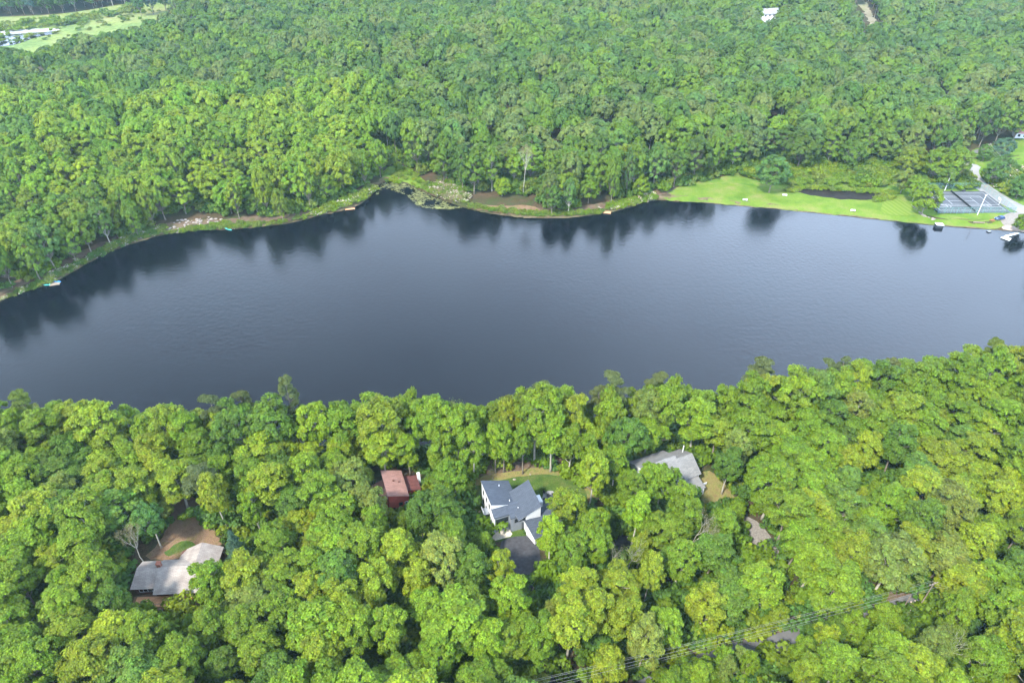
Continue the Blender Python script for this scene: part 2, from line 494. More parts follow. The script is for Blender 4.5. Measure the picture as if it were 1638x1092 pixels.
# pines: flat clumps on a bare trunk
def pine_shape(key, seed, n_leaf=14000, leaf=.19):
    r = np.random.default_rng(seed); rp = random.Random(seed)
    mb = MB(); H = 20
    bend = rp.uniform(-1.2, 1.2)
    def ax(t): return Vector((bend * t * t, .5 * math.sin(t * 3), (H - 1) * t))
    mb.tube([ax(i / 8) - Vector((0, 0, .4 if i == 0 else 0)) for i in range(9)], [.34 * (1 - .8 * i / 8) for i in range(9)], 7)
    cl = []
    for k in range(26):
        t = rp.uniform(.58, 1.0); a = rp.uniform(0, 2 * PI)
        reach = (3.9 * (1 - (t - .6) ** 2 * 3.2)) * rp.uniform(.35, 1)
        p = ax(t) + Vector((math.cos(a) * reach, math.sin(a) * reach, rp.uniform(.1, .9)))
        mb.tube([ax(max(.3, t - .05)), p], [.09, .03], 4)
        cl.append((np.array(p), rp.uniform(.9, 1.7)))
    cl.append((np.array(ax(1.0)), 1.2))
    per = n_leaf // len(cl)
    cen, nrm = [], []
    for p, s in cl:
        v = r.normal(size=(per, 3)); v /= np.linalg.norm(v, axis=1, keepdims=True)
        v[:, 2] = np.abs(v[:, 2]) * .9 - .15
        cen.append(p + v * s * np.array([1, 1, .55]) * r.uniform(.6, 1.1, (per, 1))); nrm.append(v + r.normal(size=v.shape) * .6 + np.array([0, 0, .3]))
    cen = np.concatenate(cen); nrm = np.concatenate(nrm)
    SHAPES[key] = (quads_mesh("crown_" + key, cen, nrm, leaf * r.uniform(.6, 1.3, len(cen)), r.normal(1, .18, len(cen)).clip(.5, 1.6), M_LEAF, aspect=.5),
                   mb.mesh("trunk_" + key, M_BARK, True))
for i in range(3): pine_shape("pine%d" % i, 401 + i)
# spruces: drooping tiers
def spruce_shape(key, seed, H=16.0, R=4.0, n=11000):
    r = np.random.default_rng(seed)
    t = r.uniform(0, 1, n) ** .8; a = r.uniform(0, 2 * PI, n)
    tier = np.floor(t * 15); ft = (t * 15 - tier)
    rad = R * (1 - tier / 15.5) ** .9 * (1 - .55 * ft) * r.uniform(.45, 1, n) ** .5
    rad *= 1 + .30 * np.sin(a * 5 + tier * 2.1) + .14 * np.sin(a * 3 - tier)
    z = 1 + t * (H - 1) - rad * .18
    cen = np.stack([np.cos(a) * rad, np.sin(a) * rad, z], 1)
    nrm = np.stack([np.cos(a) * .7, np.sin(a) * .7, np.full(n, .9)], 1) + r.normal(size=(n, 3)) * .35
    mb = MB().tube([(0, 0, -.4), (0, 0, H * .5), (0, 0, H - .3)], [.3, .17, .04], 6)
    SHAPES[key] = (quads_mesh("crown_" + key, cen, nrm, .17 * r.uniform(.6, 1.3, n), r.normal(1, .16, n).clip(.5, 1.5), M_LEAF, aspect=.6), mb.mesh("trunk_" + key, M_BARK, True))
spruce_shape("spruce0", 501); spruce_shape("spruce1", 502, 15, 3.4)
# bare / thin-leaved trees
def bare_shape(key, seed, leaves=900):
    rp = random.Random(seed); mb = MB(); tips = []
    def grow(p, d, L, rad, depth):
        q = p + d * L * .5 + Vector((rp.uniform(-.1, .1), rp.uniform(-.1, .1), 0)) * L
        e = q + (d + Vector((rp.uniform(-.25, .25), rp.uniform(-.25, .25), .1))).normalized() * L * .5
        mb.tube([p, q, e], [rad, rad * .85, rad * .65], 5 if depth < 2 else 3, False)
        if depth >= 5: tips.append(np.array(e)); return
        for _ in range(3 if depth in (1, 2) else 2):
            nd = (d + Vector((rp.uniform(-.85, .85), rp.uniform(-.85, .85), rp.uniform(-.1, .5)))).normalized()
            grow(e, nd, L * rp.uniform(.62, .8), rad * .6, depth + 1)
    grow(Vector((0, 0, -.4)), Vector((0, 0, 1)), 6.5, .30, 0)
    r = np.random.default_rng(seed); tips = np.array(tips)
    idx = r.integers(0, len(tips), leaves)
    cen = tips[idx] + r.normal(size=(leaves, 3)) * .5
    SHAPES[key] = (quads_mesh("crown_" + key, cen, r.normal(size=cen.shape) + np.array([0, 0, .6]), .13 * r.uniform(.6, 1.3, leaves), r.normal(1, .15, leaves).clip(.5, 1.5), M_LEAF),
                   mb.mesh("trunk_" + key, M_PALEBARK, True))
bare_shape("bare0", 601, 1700); bare_shape("bare1", 602, 700)
# bushes
M_BLOOM = mat("pale_blossom", (.42, .34, .31), .8, .1)
def bush_shape(key, seed, n, leaf, bloom=0.0, R=1.2, H=1.4):
    r = np.random.default_rng(seed)
    lobes = np.stack([r.normal(0, R * .45, 9), r.normal(0, R * .45, 9), r.uniform(.25, .75, 9) * H], 1)
    idx = r.integers(0, 9, n)
    v = r.normal(size=(n, 3)); v /= np.linalg.norm(v, axis=1, keepdims=True); v[:, 2] = np.abs(v[:, 2])
    cen = lobes[idx] + v * R * .42 * r.uniform(.6, 1.1, (n, 1))
    var = np.stack([r.normal(1, .2, n).clip(.5, 1.6)] * 3, 1)
    SHAPES[key] = (quads_mesh("shrub_" + key, cen, v + r.normal(size=v.shape) * .4 + np.array([0, 0, .3]), leaf * r.uniform(.7, 1.3, n), var, M_LEAF), None)
    if bloom:
        me = SHAPES[key][0]; me.materials.append(M_BLOOM)
        b = ((r.uniform(size=n) < bloom) & (v[:, 2] > .2)).astype(np.int32)
        if len(me.polygons) == n: me.polygons.foreach_set("material_index", b)
bush_shape("bush0", 701, 420, .17); bush_shape("bush1", 702, 420, .17, H=2.0, R=1.5)
bush_shape("laurel", 703, 420, .17, bloom=.22)

TINT = dict(Y=(.116, .162, .006), L=(.102, .170, .005), G=(.084, .143, .005), D=(.051, .100, .007), O=(.098, .134, .018), B=(.072, .132, .014),
            P=(.080, .105, .034), S=(.040, .085, .045), T=(.14, .13, .06), K=(.050, .110, .016))
COLNAME = dict(Y="yellow-green", L="bright lime-green", G="mid green", D="deep green", O="olive", B="bluish green", P="grey-olive", S="blue-grey", T="tan", K="dark green")

# ---------------------------------------------------------------- where trees may not stand, and what must stay in sight (photo pixels)
KEEP = [
 [(212, 962), (212, 905), (240, 893), (288, 890), (296, 874), (325, 868), (358, 875), (350, 892), (325, 900), (302, 908), (303, 925), (308, 945), (300, 962)],
 [(243, 893), (262, 880), (284, 850), (284, 815), (300, 815), (328, 858), (296, 871), (288, 890)],
 [(602, 770), (610, 752), (642, 755), (650, 768), (668, 768), (652, 795), (628, 812), (608, 800)],
 [(768, 768), (846, 765), (880, 770), (935, 765), (940, 790), (905, 785), (890, 795), (880, 820), (868, 835), (852, 850), (866, 866), (858, 905), (850, 930), (822, 915), (800, 868), (790, 852), (772, 822), (750, 800), (745, 780)],
 [(745, 765), (758, 740), (900, 735), (935, 760), (880, 757), (800, 757)],
 [(1042, 738), (1078, 728), (1107, 733), (1124, 768), (1116, 798), (1110, 795), (1096, 775), (1080, 757)],
 [(1120, 762), (1135, 757), (1166, 785), (1158, 798), (1130, 803), (1120, 795)],
 [(1194, 846), (1215, 836), (1234, 862), (1240, 885), (1222, 888), (1205, 868)],
 [(985, 858), (1016, 868), (1018, 888), (988, 882)],
 [(1018, 893), (1033, 893), (1058, 930), (1075, 948), (1045, 940)],
 [(853, 925), (864, 918), (864, 968), (852, 968)],
 [(1228, 1022), (1262, 1015), (1262, 1032), (1240, 1040)],
 [(888, 1062), (903, 1062), (912, 1092), (888, 1092)],
 [(1125, 1040), (1150, 1034), (1195, 1040), (1150, 1052)],
 [(1345, 1000), (1440, 958), (1475, 945), (1478, 970), (1440, 985), (1350, 1020)],
 [(364, 832), (382, 805), (378, 845)],
 [(1461, 938), (1481, 938), (1474, 978), (1460, 978)],
 [(734, 786), (745, 792), (768, 815), (750, 824), (740, 812)],
 [(1398, 738), (1408, 738), (1408, 752), (1400, 752)],
]
NO_STAND_NEAR = [  # ground polygons in pixels: lawns, drives, houses
 [(740, 775), (760, 758), (880, 750), (945, 775), (950, 800), (915, 860), (880, 880), (862, 935), (850, 960), (800, 930), (780, 860), (745, 810)],
 [(195, 975), (200, 890), (280, 840), (340, 840), (375, 880), (345, 965)],
 [(590, 825), (590, 745), (650, 745), (690, 770), (650, 830)],
 [(1020, 760), (1080, 720), (1130, 740), (1180, 795), (1120, 815), (1060, 800)],
 [(960, 850), (1010, 850), (1030, 890), (980, 900)],
]
KEEP = [np.array(k, float) for k in KEEP]
NOST = [GP(k) for k in NO_STAND_NEAR]
# the skyline of the near trees against the lake
SKY_X = [-50, 0, 60, 140, 200, 235, 255, 280, 330, 400, 440, 500, 560, 640, 700, 745, 770, 800, 830, 880, 905, 925, 950, 985, 1030, 1070, 1150, 1180, 1230, 1270, 1320, 1400, 1440, 1490, 1520, 1600, 1700]
SKY_Y = [640, 640, 636, 634, 642, 655, 640, 648, 645, 640, 641, 640, 640, 620, 626, 640, 652, 638, 625, 606, 612, 640, 645, 612, 614, 599, 622, 606, 586, 595, 578, 576, 574, 572, 560, 546, 540]
def skyline(px): return np.interp(px, SKY_X, SKY_Y)

KEEPV = np.concatenate([np.vstack([k, k.mean(0, keepdims=True), (k + k.mean(0)) / 2]) for k in KEEP])
def sees_clear(px, py, rx, ry):
    if (((KEEPV[:, 0] - px) / (rx * 1.02)) ** 2 + ((KEEPV[:, 1] - py) / (ry * 1.02)) ** 2 < 1).any(): return False
    for a in np.linspace(0, 2 * PI, 14, endpoint=False):
        for k in (.4, .75, 1.06):
            X, Y = px + rx * k * math.cos(a), py + ry * k * math.sin(a)
            for K in KEEP:
                if in_poly(np.array([X]), np.array([Y]), K)[0]: return False
    return True

ROADZ = ribbon([(980, 1130), (1060, 1085), (1160, 1048), (1245, 1028), (1330, 1005), (1440, 972), (1560, 935), (1720, 890)], 6.5)
FRONTZ = ribbon([(960, 1175), (1060, 1130), (1160, 1090), (1245, 1068), (1330, 1045), (1440, 1012), (1500, 985)], 9)
NOST.append(ROADZ)
def LOWX(px): return 1222 < px < 1268 or 1335 < px < 1482
# trees read off the photograph: crown centre px, py, radius px, colour
HAND = """
30 690 26 G;92 672 26 G;148 662 22 G;205 664 22 G;262 652 20 L;112 725 28 D;62 735 28 G;178 716 30 Y;240 700 28 G;300 698 28 G;360 688 26 Y;418 682 28 G;486 680 26 G;540 668 26 G;
35 800 32 G;100 790 32 O;165 765 30 Y;215 780 34 Y;250 745 26 Y;58 858 34 G;130 870 34 G;392 752 28 G;450 755 30 D;508 700 26 L;560 768 30 O;402 808 28 G;470 806 32 D;540 826 32 G;20 745 28 G;
28 930 32 G;105 935 32 G;180 958 28 D;118 1012 34 Y;225 1012 32 G;335 1000 34 G;292 1056 34 G;392 925 34 Y;440 868 30 G;500 900 34 G;545 962 34 Y;458 978 34 G;415 1040 34 G;520 1045 34 Y;
640 876 36 Y;702 814 30 D;600 930 32 Y;618 1000 34 G;672 922 32 Y;722 858 28 G;688 970 34 G;756 905 30 D;800 905 11 Y;778 1025 30 L;815 955 28 L;752 968 28 G;700 1040 34 G;865 1015 34 G;
928 938 30 Y;955 872 25 G;945 842 23 L;908 808 23 Y;952 705 26 Y;985 738 26 L;1000 985 32 Y;1010 780 22 G;1058 772 27 G;1040 768 20 L;1092 806 24 G;880 856 16 L;915 882 20 G;335 925 24 G;672 822 20 D;596 808 18 O;1020 818 22 L;1098 825 24 G;1160 838 28 G;1140 885 34 D;1208 930 38 G;
1065 1000 32 G;1130 965 32 Y;1180 715 26 O;1148 690 26 Y;1218 752 26 G;1300 822 38 Y;1352 768 30 B;1288 752 26 G;1388 716 24 Y;1425 800 32 G;1468 758 34 B;1530 790 32 Y;1602 800 32 Y;1560 722 32 Y;
1480 680 30 G;1395 650 28 G;1600 640 30 G;1530 620 28 G;1335 640 28 L;1270 650 28 G;1210 640 26 Y;1250 610 22 G;1160 650 26 G;1095 640 24 G;1050 625 24 G;870 640 26 G;715 760 24 G;690 690 26 G;640 650 26 G;
1300 900 36 G;1390 860 32 B;1460 870 34 Y;1530 880 34 G;1600 890 34 B;1380 940 34 G;1540 960 32 G;1610 970 34 G;1290 960 30 Y;1090 890 26 G;1040 915 22 Y;60 1060 34 G;20 1000 32 G;
1340 1060 34 G;1420 1040 34 G;1500 1030 36 O;1580 1050 36 G;1290 1070 24 Y;600 830 22 G;575 800 24 O;655 640 22 G;820 680 24 Y;760 680 26 L;880 690 24 G;930 660 24 L;550 720 28 Y;610 715 26 Y;650 715 26 G;705 720 24 G;
1075 1085 26 G;1120 1070 24 G;1165 1064 22 O;1202 1052 22 G;1290 1030 22 G;1325 1018 20 Y;1400 1012 18 G;1530 985 24 G
"""
HAND_PINE = """340 645 18 P;388 640 14 P;460 626 15 P;35 640 16 O;318 762 24 P;985 616 18 P;955 632 14 P;860 628 20 P;1222 592 18 P;1352 585 16 P;1425 585 13 P;1050 612 15 P;720 652 16 P;1330 588 16 P;1590 560 14 O"""
HAND_SPRUCE = """374 868 21 S"""
HAND_BARE = """1108 850 24 T;1010 880 18 O;215 870 14 T;750 690 22 G;968 905 16 T;1500 1040 26 O"""
def parse(s): return [(float(a), float(b), float(c), d) for a, b, c, d in (q.split() for q in s.replace("\n", "").split(";") if q.strip())]

near = []     # dict(x, y, z, r, H, col, kind)
def add_by_crown(px, py, rpx, col, kind, H=None):
    H = H or {"pine": 20, "spruce": 13, "bare": 15}.get(kind, 18.5)
    H *= random.uniform(.94, 1.06)
    cf = .80 if kind == "pine" else .66
    zc = 4 + H * cf
    p = W(px, py, zc)
    z = hz(p.x, p.y)
    p = W(px, py, z + H * cf); z = hz(p.x, p.y)
    if z < .8:       # the crown hangs over the water: stand the tree on the shore below it
        for _ in range(120):
            if lake_d(np.array([p.x]), np.array([p.y]))[0] > 2.5: break
            p.y -= .6; p.x -= .6 * p.x / max(p.y, 1)
        z = hz(p.x, p.y); H = 12
        while S(p.x, p.y, z + H * cf)[1] > py + 5 and H < 33: H += .3
    _, _, k = S(p.x, p.y, z + H * .66)
    r = max(2.6, 1.16 * rpx / k)
    if kind == 'broad' and py > 690:
        for _ in range(6):
            if sees_clear(px, py, r * k * .92, r * k * .8): break
            r *= .91
    if kind == 'broad' and in_poly(np.array([p.x]), np.array([p.y]), ROADZ)[0]: return
    if kind == 'broad' and in_poly(np.array([p.x]), np.array([p.y]), FRONTZ)[0]:
        H = min(H, 11) if LOWX(px) else min(H, 15); r = min(r, 3.6) if LOWX(px) else r
    if z < .25: return
    near.append(dict(x=p.x, y=p.y, z=z, r=r, H=H, col=col, kind=kind, hand=True))
for q in parse(HAND): add_by_crown(*q, "broad")
for q in parse(HAND_PINE): add_by_crown(*q, "pine")
for q in parse(HAND_SPRUCE): add_by_crown(*q, "spruce")
for q in parse(HAND_BARE): add_by_crown(*q, "bare")
# trees with bare trunks standing along the far edge of the dark-roofed house's lawn: trunk foot px
for px, py, H, col, r in [(759, 765, 22, 'G', 4.2), (793, 755, 20, 'L', 3.6), (806, 755, 20, 'G', 3.4), (836, 757, 21, 'G', 3.8), (880, 754, 23, 'G', 4.2), (910, 760, 20, 'G', 3.8), (943, 815, 24, 'Y', 3.2),
                          (935, 770, 19, 'G', 3.0), (702, 745, 19, 'G', 4.0), (620, 748, 19, 'Y', 3.8), (855, 742, 20, 'G', 4.0), (1154, 790, 18, 'D', 3.6), (259, 875, 17, 'K', 3.2), (1018, 915, 15, 'Y', 3.4)]:
    p = G(px, py)
    near.append(dict(x=p.x, y=p.y, z=p.z, r=r, H=H, col=col, kind="broad", hand=True, pale=True))
# young trees lining the near side of the road
rc = [G(x, y) for x, y in [(1040, 1092), (1100, 1072), (1160, 1048), (1215, 1035), (1275, 1021), (1330, 1005), (1380, 990), (1420, 978)]]
for a_, b_ in zip(rc, rc[1:]):
    n_ = max(1, int((b_ - a_).length / 4.2)); dr_ = (b_ - a_).normalized(); sd_ = Vector((dr_.y, -dr_.x, 0))
    for i_ in range(n_):
        q_ = a_.lerp(b_, i_ / n_) + sd_ * random.uniform(3.6, 4.8)
        if 1222 < S(q_.x, q_.y, 4)[0] < 1262: continue
        near.append(dict(x=q_.x, y=q_.y, z=hz(q_.x, q_.y), r=random.uniform(2.8, 3.8), H=random.uniform(9.5, 12.5), col=random.choice("GGDYOG"), kind="broad", hand=False))
NH = len(near)
# fill between them
def cpx0(x, y): return S(x, y, 12)[0]
g = np.random.default_rng(11)
tx, ty = g.uniform(-210, 225, 26000), g.uniform(52, 205, 26000)
dl = lake_d(tx, ty)
ok = (dl > 1.2) & (ty < 230)
for k in NOST: ok &= ~in_poly(tx, ty, k)
tx, ty, dl = tx[ok], ty[ok], dl[ok]
pos = [(t["x"], t["y"]) for t in near]
PX = np.array(pos)
tz = hgt(tx, ty)
for x, y, z, d in zip(tx, ty, tz, dl):
    sp = 5.9 if d > 8 else 5.2
    dd = np.hypot(PX[:, 0] - x, PX[:, 1] - y)
    if dd.min() < sp: continue
    H = random.uniform(14.5, 22.5); r = random.uniform(4.8, 7.6)
    kind = "broad"
    if in_poly(np.array([x]), np.array([y]), FRONTZ)[0]:
        if LOWX(cpx0(x, y)): H = random.uniform(8, 11); r = random.uniform(2.6, 3.6)
        else: H = random.uniform(14, 18)
    cpx, cpy, k = S(x, y, z + H * .66)
    if -60 < cpx < 1700 and 500 < cpy < 1150 and not sees_clear(cpx, cpy, r * k, H * .33 * k * .62 + r * k * .55):
        # a lower tree may still fit
        H = random.uniform(8, 11); r = random.uniform(2.2, 3.0)
        cpx, cpy, k = S(x, y, z + H * .66)
        if not sees_clear(cpx, cpy, r * k * 1.05, (H * .33 * .62 + r * .6) * k): continue
    u = random.random() * .55 + .45 * (.5 + .5 * math.sin(x * .07 + 2 * math.sin(y * .045)) * math.cos(y * .08 + 1))
    col = 'G' if u < .50 else 'Y' if u < .64 else 'D' if u < .75 else 'O' if u < .84 else 'B' if u < .93 else 'L'
    PX = np.vstack([PX, [x, y]])
    near.append(dict(x=x, y=y, z=z, r=r, H=H, col=col, kind=kind, hand=False))
# the skyline: the front row along the shore reaches it and nothing rises above it
ND = lake_d(np.array([t["x"] for t in near]), np.array([t["y"] for t in near]))
for t, dl_ in zip(near, ND):
    if t["kind"] == "pine" or dl_ > 60: continue
    px, py, k = S(t["x"], t["y"], t["z"] + t["H"])
    lim = skyline(px) + random.uniform(0, 11)
    h0 = t["H"]
    if dl_ < 13:
        while S(t["x"], t["y"], t["z"] + t["H"])[1] > lim and t["H"] < 29: t["H"] += .3
    while S(t["x"], t["y"], t["z"] + t["H"])[1] < lim and t["H"] > 5: t["H"] -= .3
    if t["H"] < h0: t["r"] = min(t["r"], t["H"] * .3 + 1.2)
    else: t["r"] = max(t["r"], t["H"] * random.uniform(.2, .27))

HUE = dict(Y=0, L=0)
def jit(c):
    k = random.uniform(.86, 1.14); h = random.uniform(-.07, .07)
    return [c[0] * k * (1 + h), c[1] * k, c[2] * k * (1 - h)]
def shape_of(kind, i=None):
    if kind == "broad": return "near%d" % random.randrange(10)
    if kind == "pine": return "pine%d" % random.randrange(3)
    if kind == "spruce": return "spruce%d" % random.randrange(2)
    return "bare%d" % random.randrange(2)

# how large each shows; the 285 largest broadleaf trees are individuals
for t in near:
    px, py, k = S(t["x"], t["y"], t["z"] + t["H"] * .66)
    t["px"], t["py"], t["rp"] = px, py, t["r"] * k
    t["inview"] = -t["rp"] * .3 < px < 1638 + t["rp"] * .3 and py < 1092 + t["rp"] * .4
broad = [t for t in near if t["kind"] == "broad" and t["inview"]]
broad.sort(key=lambda t: -(t["rp"] + (30 if t["hand"] else 0)))
SINGLE_N = 262
single = broad[:SINGLE_N] + [t for t in near if t["kind"] != "broad" and t["inview"]]
ids = {id(t) for t in single}
rest = [t for t in near if id(t) not in ids]

LMARK = [("the brown-roofed house", 285, 915), ("the red house", 635, 782), ("the dark-roofed house", 828, 800), ("the white house with grey roof", 1085, 758),
         ("the near utility pole", 1471, 955), ("the rust-free gravel drive", 1215, 862)]
LMARK[5] = ("the gravel drive", 1215, 862)
NUM = ["", "one", "two", "three", "four", "five", "six", "seven", "eight", "nine", "ten", "eleven", "twelve", "thirteen"]
def nwords(v):   # v in quarter crown widths
    w, h = divmod(v, 2)
    if w == 0: return "half a crown" if h else ""
    return NUM[min(w, 13)] + (" and a half" if h else "") + (" crown" if (w == 1 and not h) else " crowns")
used = set()
def tree_label(t, noun, far=False):
    unit = 50.0
    for lm in sorted(LMARK, key=lambda m: math.hypot(m[1] - t["px"], m[2] - t["py"])):
        dx, dy = t["px"] - lm[1], t["py"] - lm[2]
        for q in (1, 2):     # whole crowns first, half crowns if that is taken
            a, b = round(abs(dx) / unit * q) * (2 // q), round(abs(dy) / unit * q) * (2 // q)
            ph = []
            if b: ph.append(nwords(b) + (" below" if dy > 0 else " above"))
            if a: ph.append(nwords(a) + (" right" if dx > 0 else " left"))
            if not ph: ph = ["right beside"]
            if ph[-1].endswith(("right", "left")): ph[-1] += " of"
            lab = COLNAME[t["col"]] + " " + noun + " " + ", ".join(ph) + " " + lm[0]
            if lab not in used and len(lab.replace(",", "").split()) <= 16:
                used.add(lab); return lab
    for extra in ("taller", "smaller", "rounder", "narrower", "thinner", "fuller"):
        l2 = extra + " " + lab
        if l2 not in used: used.add(l2); return l2
    return lab
def put_tree(t, name, noun, cat, group, key):
    cm, tm = SHAPES[key]
    base = 20.0 if not key.startswith("spruce") else 16.0
    if key.startswith("bare"): base = 18.0
    R0 = 4.0 if key.startswith(("spruce", "pine")) else SR0.get(key, 6.0)
    if key.startswith("bare"): R0 = 6.5
    o = root(name, tree_label(t, noun) if "label" not in t else t["label"], cat, (t["x"], t["y"], t["z"]), random.uniform(0, 2 * PI), group)
    o.scale = (t["r"] / R0 * random.uniform(.9, 1.16), t["r"] / R0 * random.uniform(.86, 1.06), t["H"] / base)
    c = link("crown", cm, o); c["tint"] = jit(TINT[t["col"]])
    link("trunk", tm, o)
    return o
NAMES = {"broad": ("broadleaf_tree", "broadleaf tree", "tree", "broadleaf trees of the near wood"), "pine": ("pine_tree", "pine tree", "pine", "pines in the near wood"),
         "spruce": ("spruce_tree", "spruce tree", "spruce", "spruces beside the brown-roofed house"), "bare": ("sparse_tree", "sparse pale-branched tree", "tree", "sparse-leaved trees in the near wood")}
for t in single:
    nm, noun, cat, grp = NAMES[t["kind"]]
    put_tree(t, nm, noun, cat, grp, shape_of(t["kind"]))

# ---------------------------------------------------------------- masses of trees and shrubs, instanced by geometry nodes
def scatter(name, keys, items, part="both"):
    """items: x, y, z, shape index, rotation, scale xyz, tint"""
    pc = bpy.data.collections.new(name + "_shapes")
    for i, k in enumerate(keys):
        for j, me in enumerate(SHAPES[k]):
            if me is None: continue
            pass
        # crown and trunk in one shape object
        cm, tm = SHAPES[k]
        if tm is None: me = cm
        else:
            ob1 = bpy.data.objects.new("a", cm.copy()); ob2 = bpy.data.objects.new("b", tm.copy())
            import bmesh
            bm = bmesh.new(); bm.from_mesh(cm)
            n1 = len(bm.faces); bm.from_mesh(tm)
            for f in list(bm.faces)[n1:]: f.material_index = 1; f.smooth = True
            me = bpy.data.meshes.new(name + "_shape"); bm.to_mesh(me); bm.free()
            me.materials.append(M_LEAF); me.materials.append(tm.materials[0])
            bpy.data.objects.remove(ob1); bpy.data.objects.remove(ob2)
        so = bpy.data.objects.new("%s_shape_%02d" % (name, i), me); pc.objects.link(so)
    n = len(items)
    me = bpy.data.meshes.new(name); me.vertices.add(n)
    A = np.array([it[:3] for it in items], np.float32); me.vertices.foreach_set("co", A.ravel())
    def at(nm, ty, key, arr): a = me.attributes.new(nm, ty, 'POINT'); a.data.foreach_set(key, np.asarray(arr).ravel())
    at("which", 'INT', "value", np.array([it[3] for it in items], np.int32))
    at("spin", 'FLOAT_VECTOR', "vector", np.array([(0, 0, it[4]) for it in items], np.float32))
    at("size", 'FLOAT_VECTOR', "vector", np.array([it[5] for it in items], np.float32))
    at("tint", 'FLOAT_COLOR', "color", np.array([(*it[6], 1) for it in items], np.float32))
    o = link(name, me)
    ng = bpy.data.node_groups.new(name, 'GeometryNodeTree')
    ng.interface.new_socket("Geometry", in_out='INPUT', socket_type='NodeSocketGeometry')
    ng.interface.new_socket("Geometry", in_out='OUTPUT', socket_type='NodeSocketGeometry')
    N, L = ng.nodes, ng.links
    gi, go = N.new("NodeGroupInput"), N.new("NodeGroupOutput")
    ci = N.new("GeometryNodeCollectionInfo"); ci.inputs["Collection"].default_value = pc
    ci.inputs["Separate Children"].default_value = True; ci.inputs["Reset Children"].default_value = True
    ip = N.new("GeometryNodeInstanceOnPoints"); ip.inputs["Pick Instance"].default_value = True
    def na(nm, ty):
        a = N.new("GeometryNodeInputNamedAttribute"); a.data_type = ty; a.inputs["Name"].default_value = nm; return a.outputs["Attribute"]
    L.new(gi.outputs[0], ip.inputs["Points"]); L.new(ci.outputs[0], ip.inputs["Instance"])
    L.new(na("which", 'INT'), ip.inputs["Instance Index"])
    e2r = N.new("FunctionNodeEulerToRotation"); L.new(na("spin", 'FLOAT_VECTOR'), e2r.inputs[0]); L.new(e2r.outputs[0], ip.inputs["Rotation"])
    L.new(na("size", 'FLOAT_VECTOR'), ip.inputs["Scale"])
    L.new(ip.outputs["Instances"], go.inputs[0])
    md = o.modifiers.new("scatter", 'NODES'); md.node_group = ng
    return o

items = []
for t in rest:
    items.append((t["x"], t["y"], t["z"], random.randrange(10), random.uniform(0, 6.28), (t["r"] / 6 * random.uniform(.9, 1.16), t["r"] / 6, t["H"] / 20), jit(TINT[t["col"]])))
o = scatter("near_woodland", ["near%d" % i for i in range(10)], items)
tag(o, "smaller trees filling the wood on the near bank", "woodland", kind='stuff')
print("near single", len(single), "near rest", len(rest))
# ---------------------------------------------------------------- the far bank
FAR_OPEN = [GP(k) for k in [
 [(1050, 326), (1066, 305), (1120, 292), (1170, 282), (1200, 268), (1230, 258), (1290, 268), (1340, 262), (1390, 262), (1450, 258), (1500, 268), (1540, 258), (1552, 238), (1596, 236), (1612, 232), (1640, 222), (1760, 226), (1760, 430), (1640, 380), (1560, 370), (1400, 352)],
 [(232, 384), (262, 362), (292, 344), (345, 342), (372, 350), (432, 348), (452, 364), (330, 372)],
 [(455, 360), (475, 343), (560, 318), (592, 300), (604, 304), (585, 324), (520, 346)],
 [(606, 300), (614, 268), (640, 262), (672, 276), (700, 292), (730, 300), (750, 318), (748, 332), (720, 328), (690, 316), (655, 300)],
 [(750, 336), (752, 312), (800, 318), (830, 312), (862, 318), (868, 340), (866, 350), (820, 350)],
 [(960, 344), (975, 328), (1030, 312), (1056, 300), (1060, 318), (1020, 334)],
 [(-260, 92), (0, 76), (72, 72), (102, 54), (160, 44), (225, 26), (300, 8), (288, 0), (215, 5), (140, 16), (88, 24), (0, 28), (-260, 30)],
 [(1345, -6), (1374, 8), (1384, 26), (1392, 52), (1402, 56), (1396, 26), (1384, 4), (1360, -8)],
 [(272, 124), (284, 121), (326, 158), (318, 163)],
 [(392, 116), (430, 105), (505, 109), (510, 118), (430, 123), (396, 125)], [(608, 270), (596, 240), (578, 200), (590, 198), (614, 236), (630, 264)],
 [(1398, 56), (1410, 56), (1474, 128), (1546, 214), (1532, 220), (1458, 138)], [(690, 168), (760, 158), (764, 165), (700, 177)],
 [(1205, 24), (1240, 20), (1246, 36), (1208, 38)],
]]
far = []
def far_hand(px, py, rpx, col, key, label, cat="tree", name="broadleaf_tree", H=None, group=None):
    k0 = S(*W(px, py, 8).to_tuple()[:2], 8)[2]
    H = H or max(4.5, 2.15 * rpx / k0)
    f = .52
    z = 1.5
    for _ in range(4):
        p = W(px, py, z + H * f); z = hz(p.x, p.y)
    k = S(p.x, p.y, z + H * f)[2]
    t = dict(x=p.x, y=p.y, z=z, r=rpx / k * 1.05, H=H, col=col, kind="broad", px=px, py=py, label=label)
    far.append(t)
    return put_tree(t, name, "", cat, group, key)
FG = "standalone trees on the far bank"
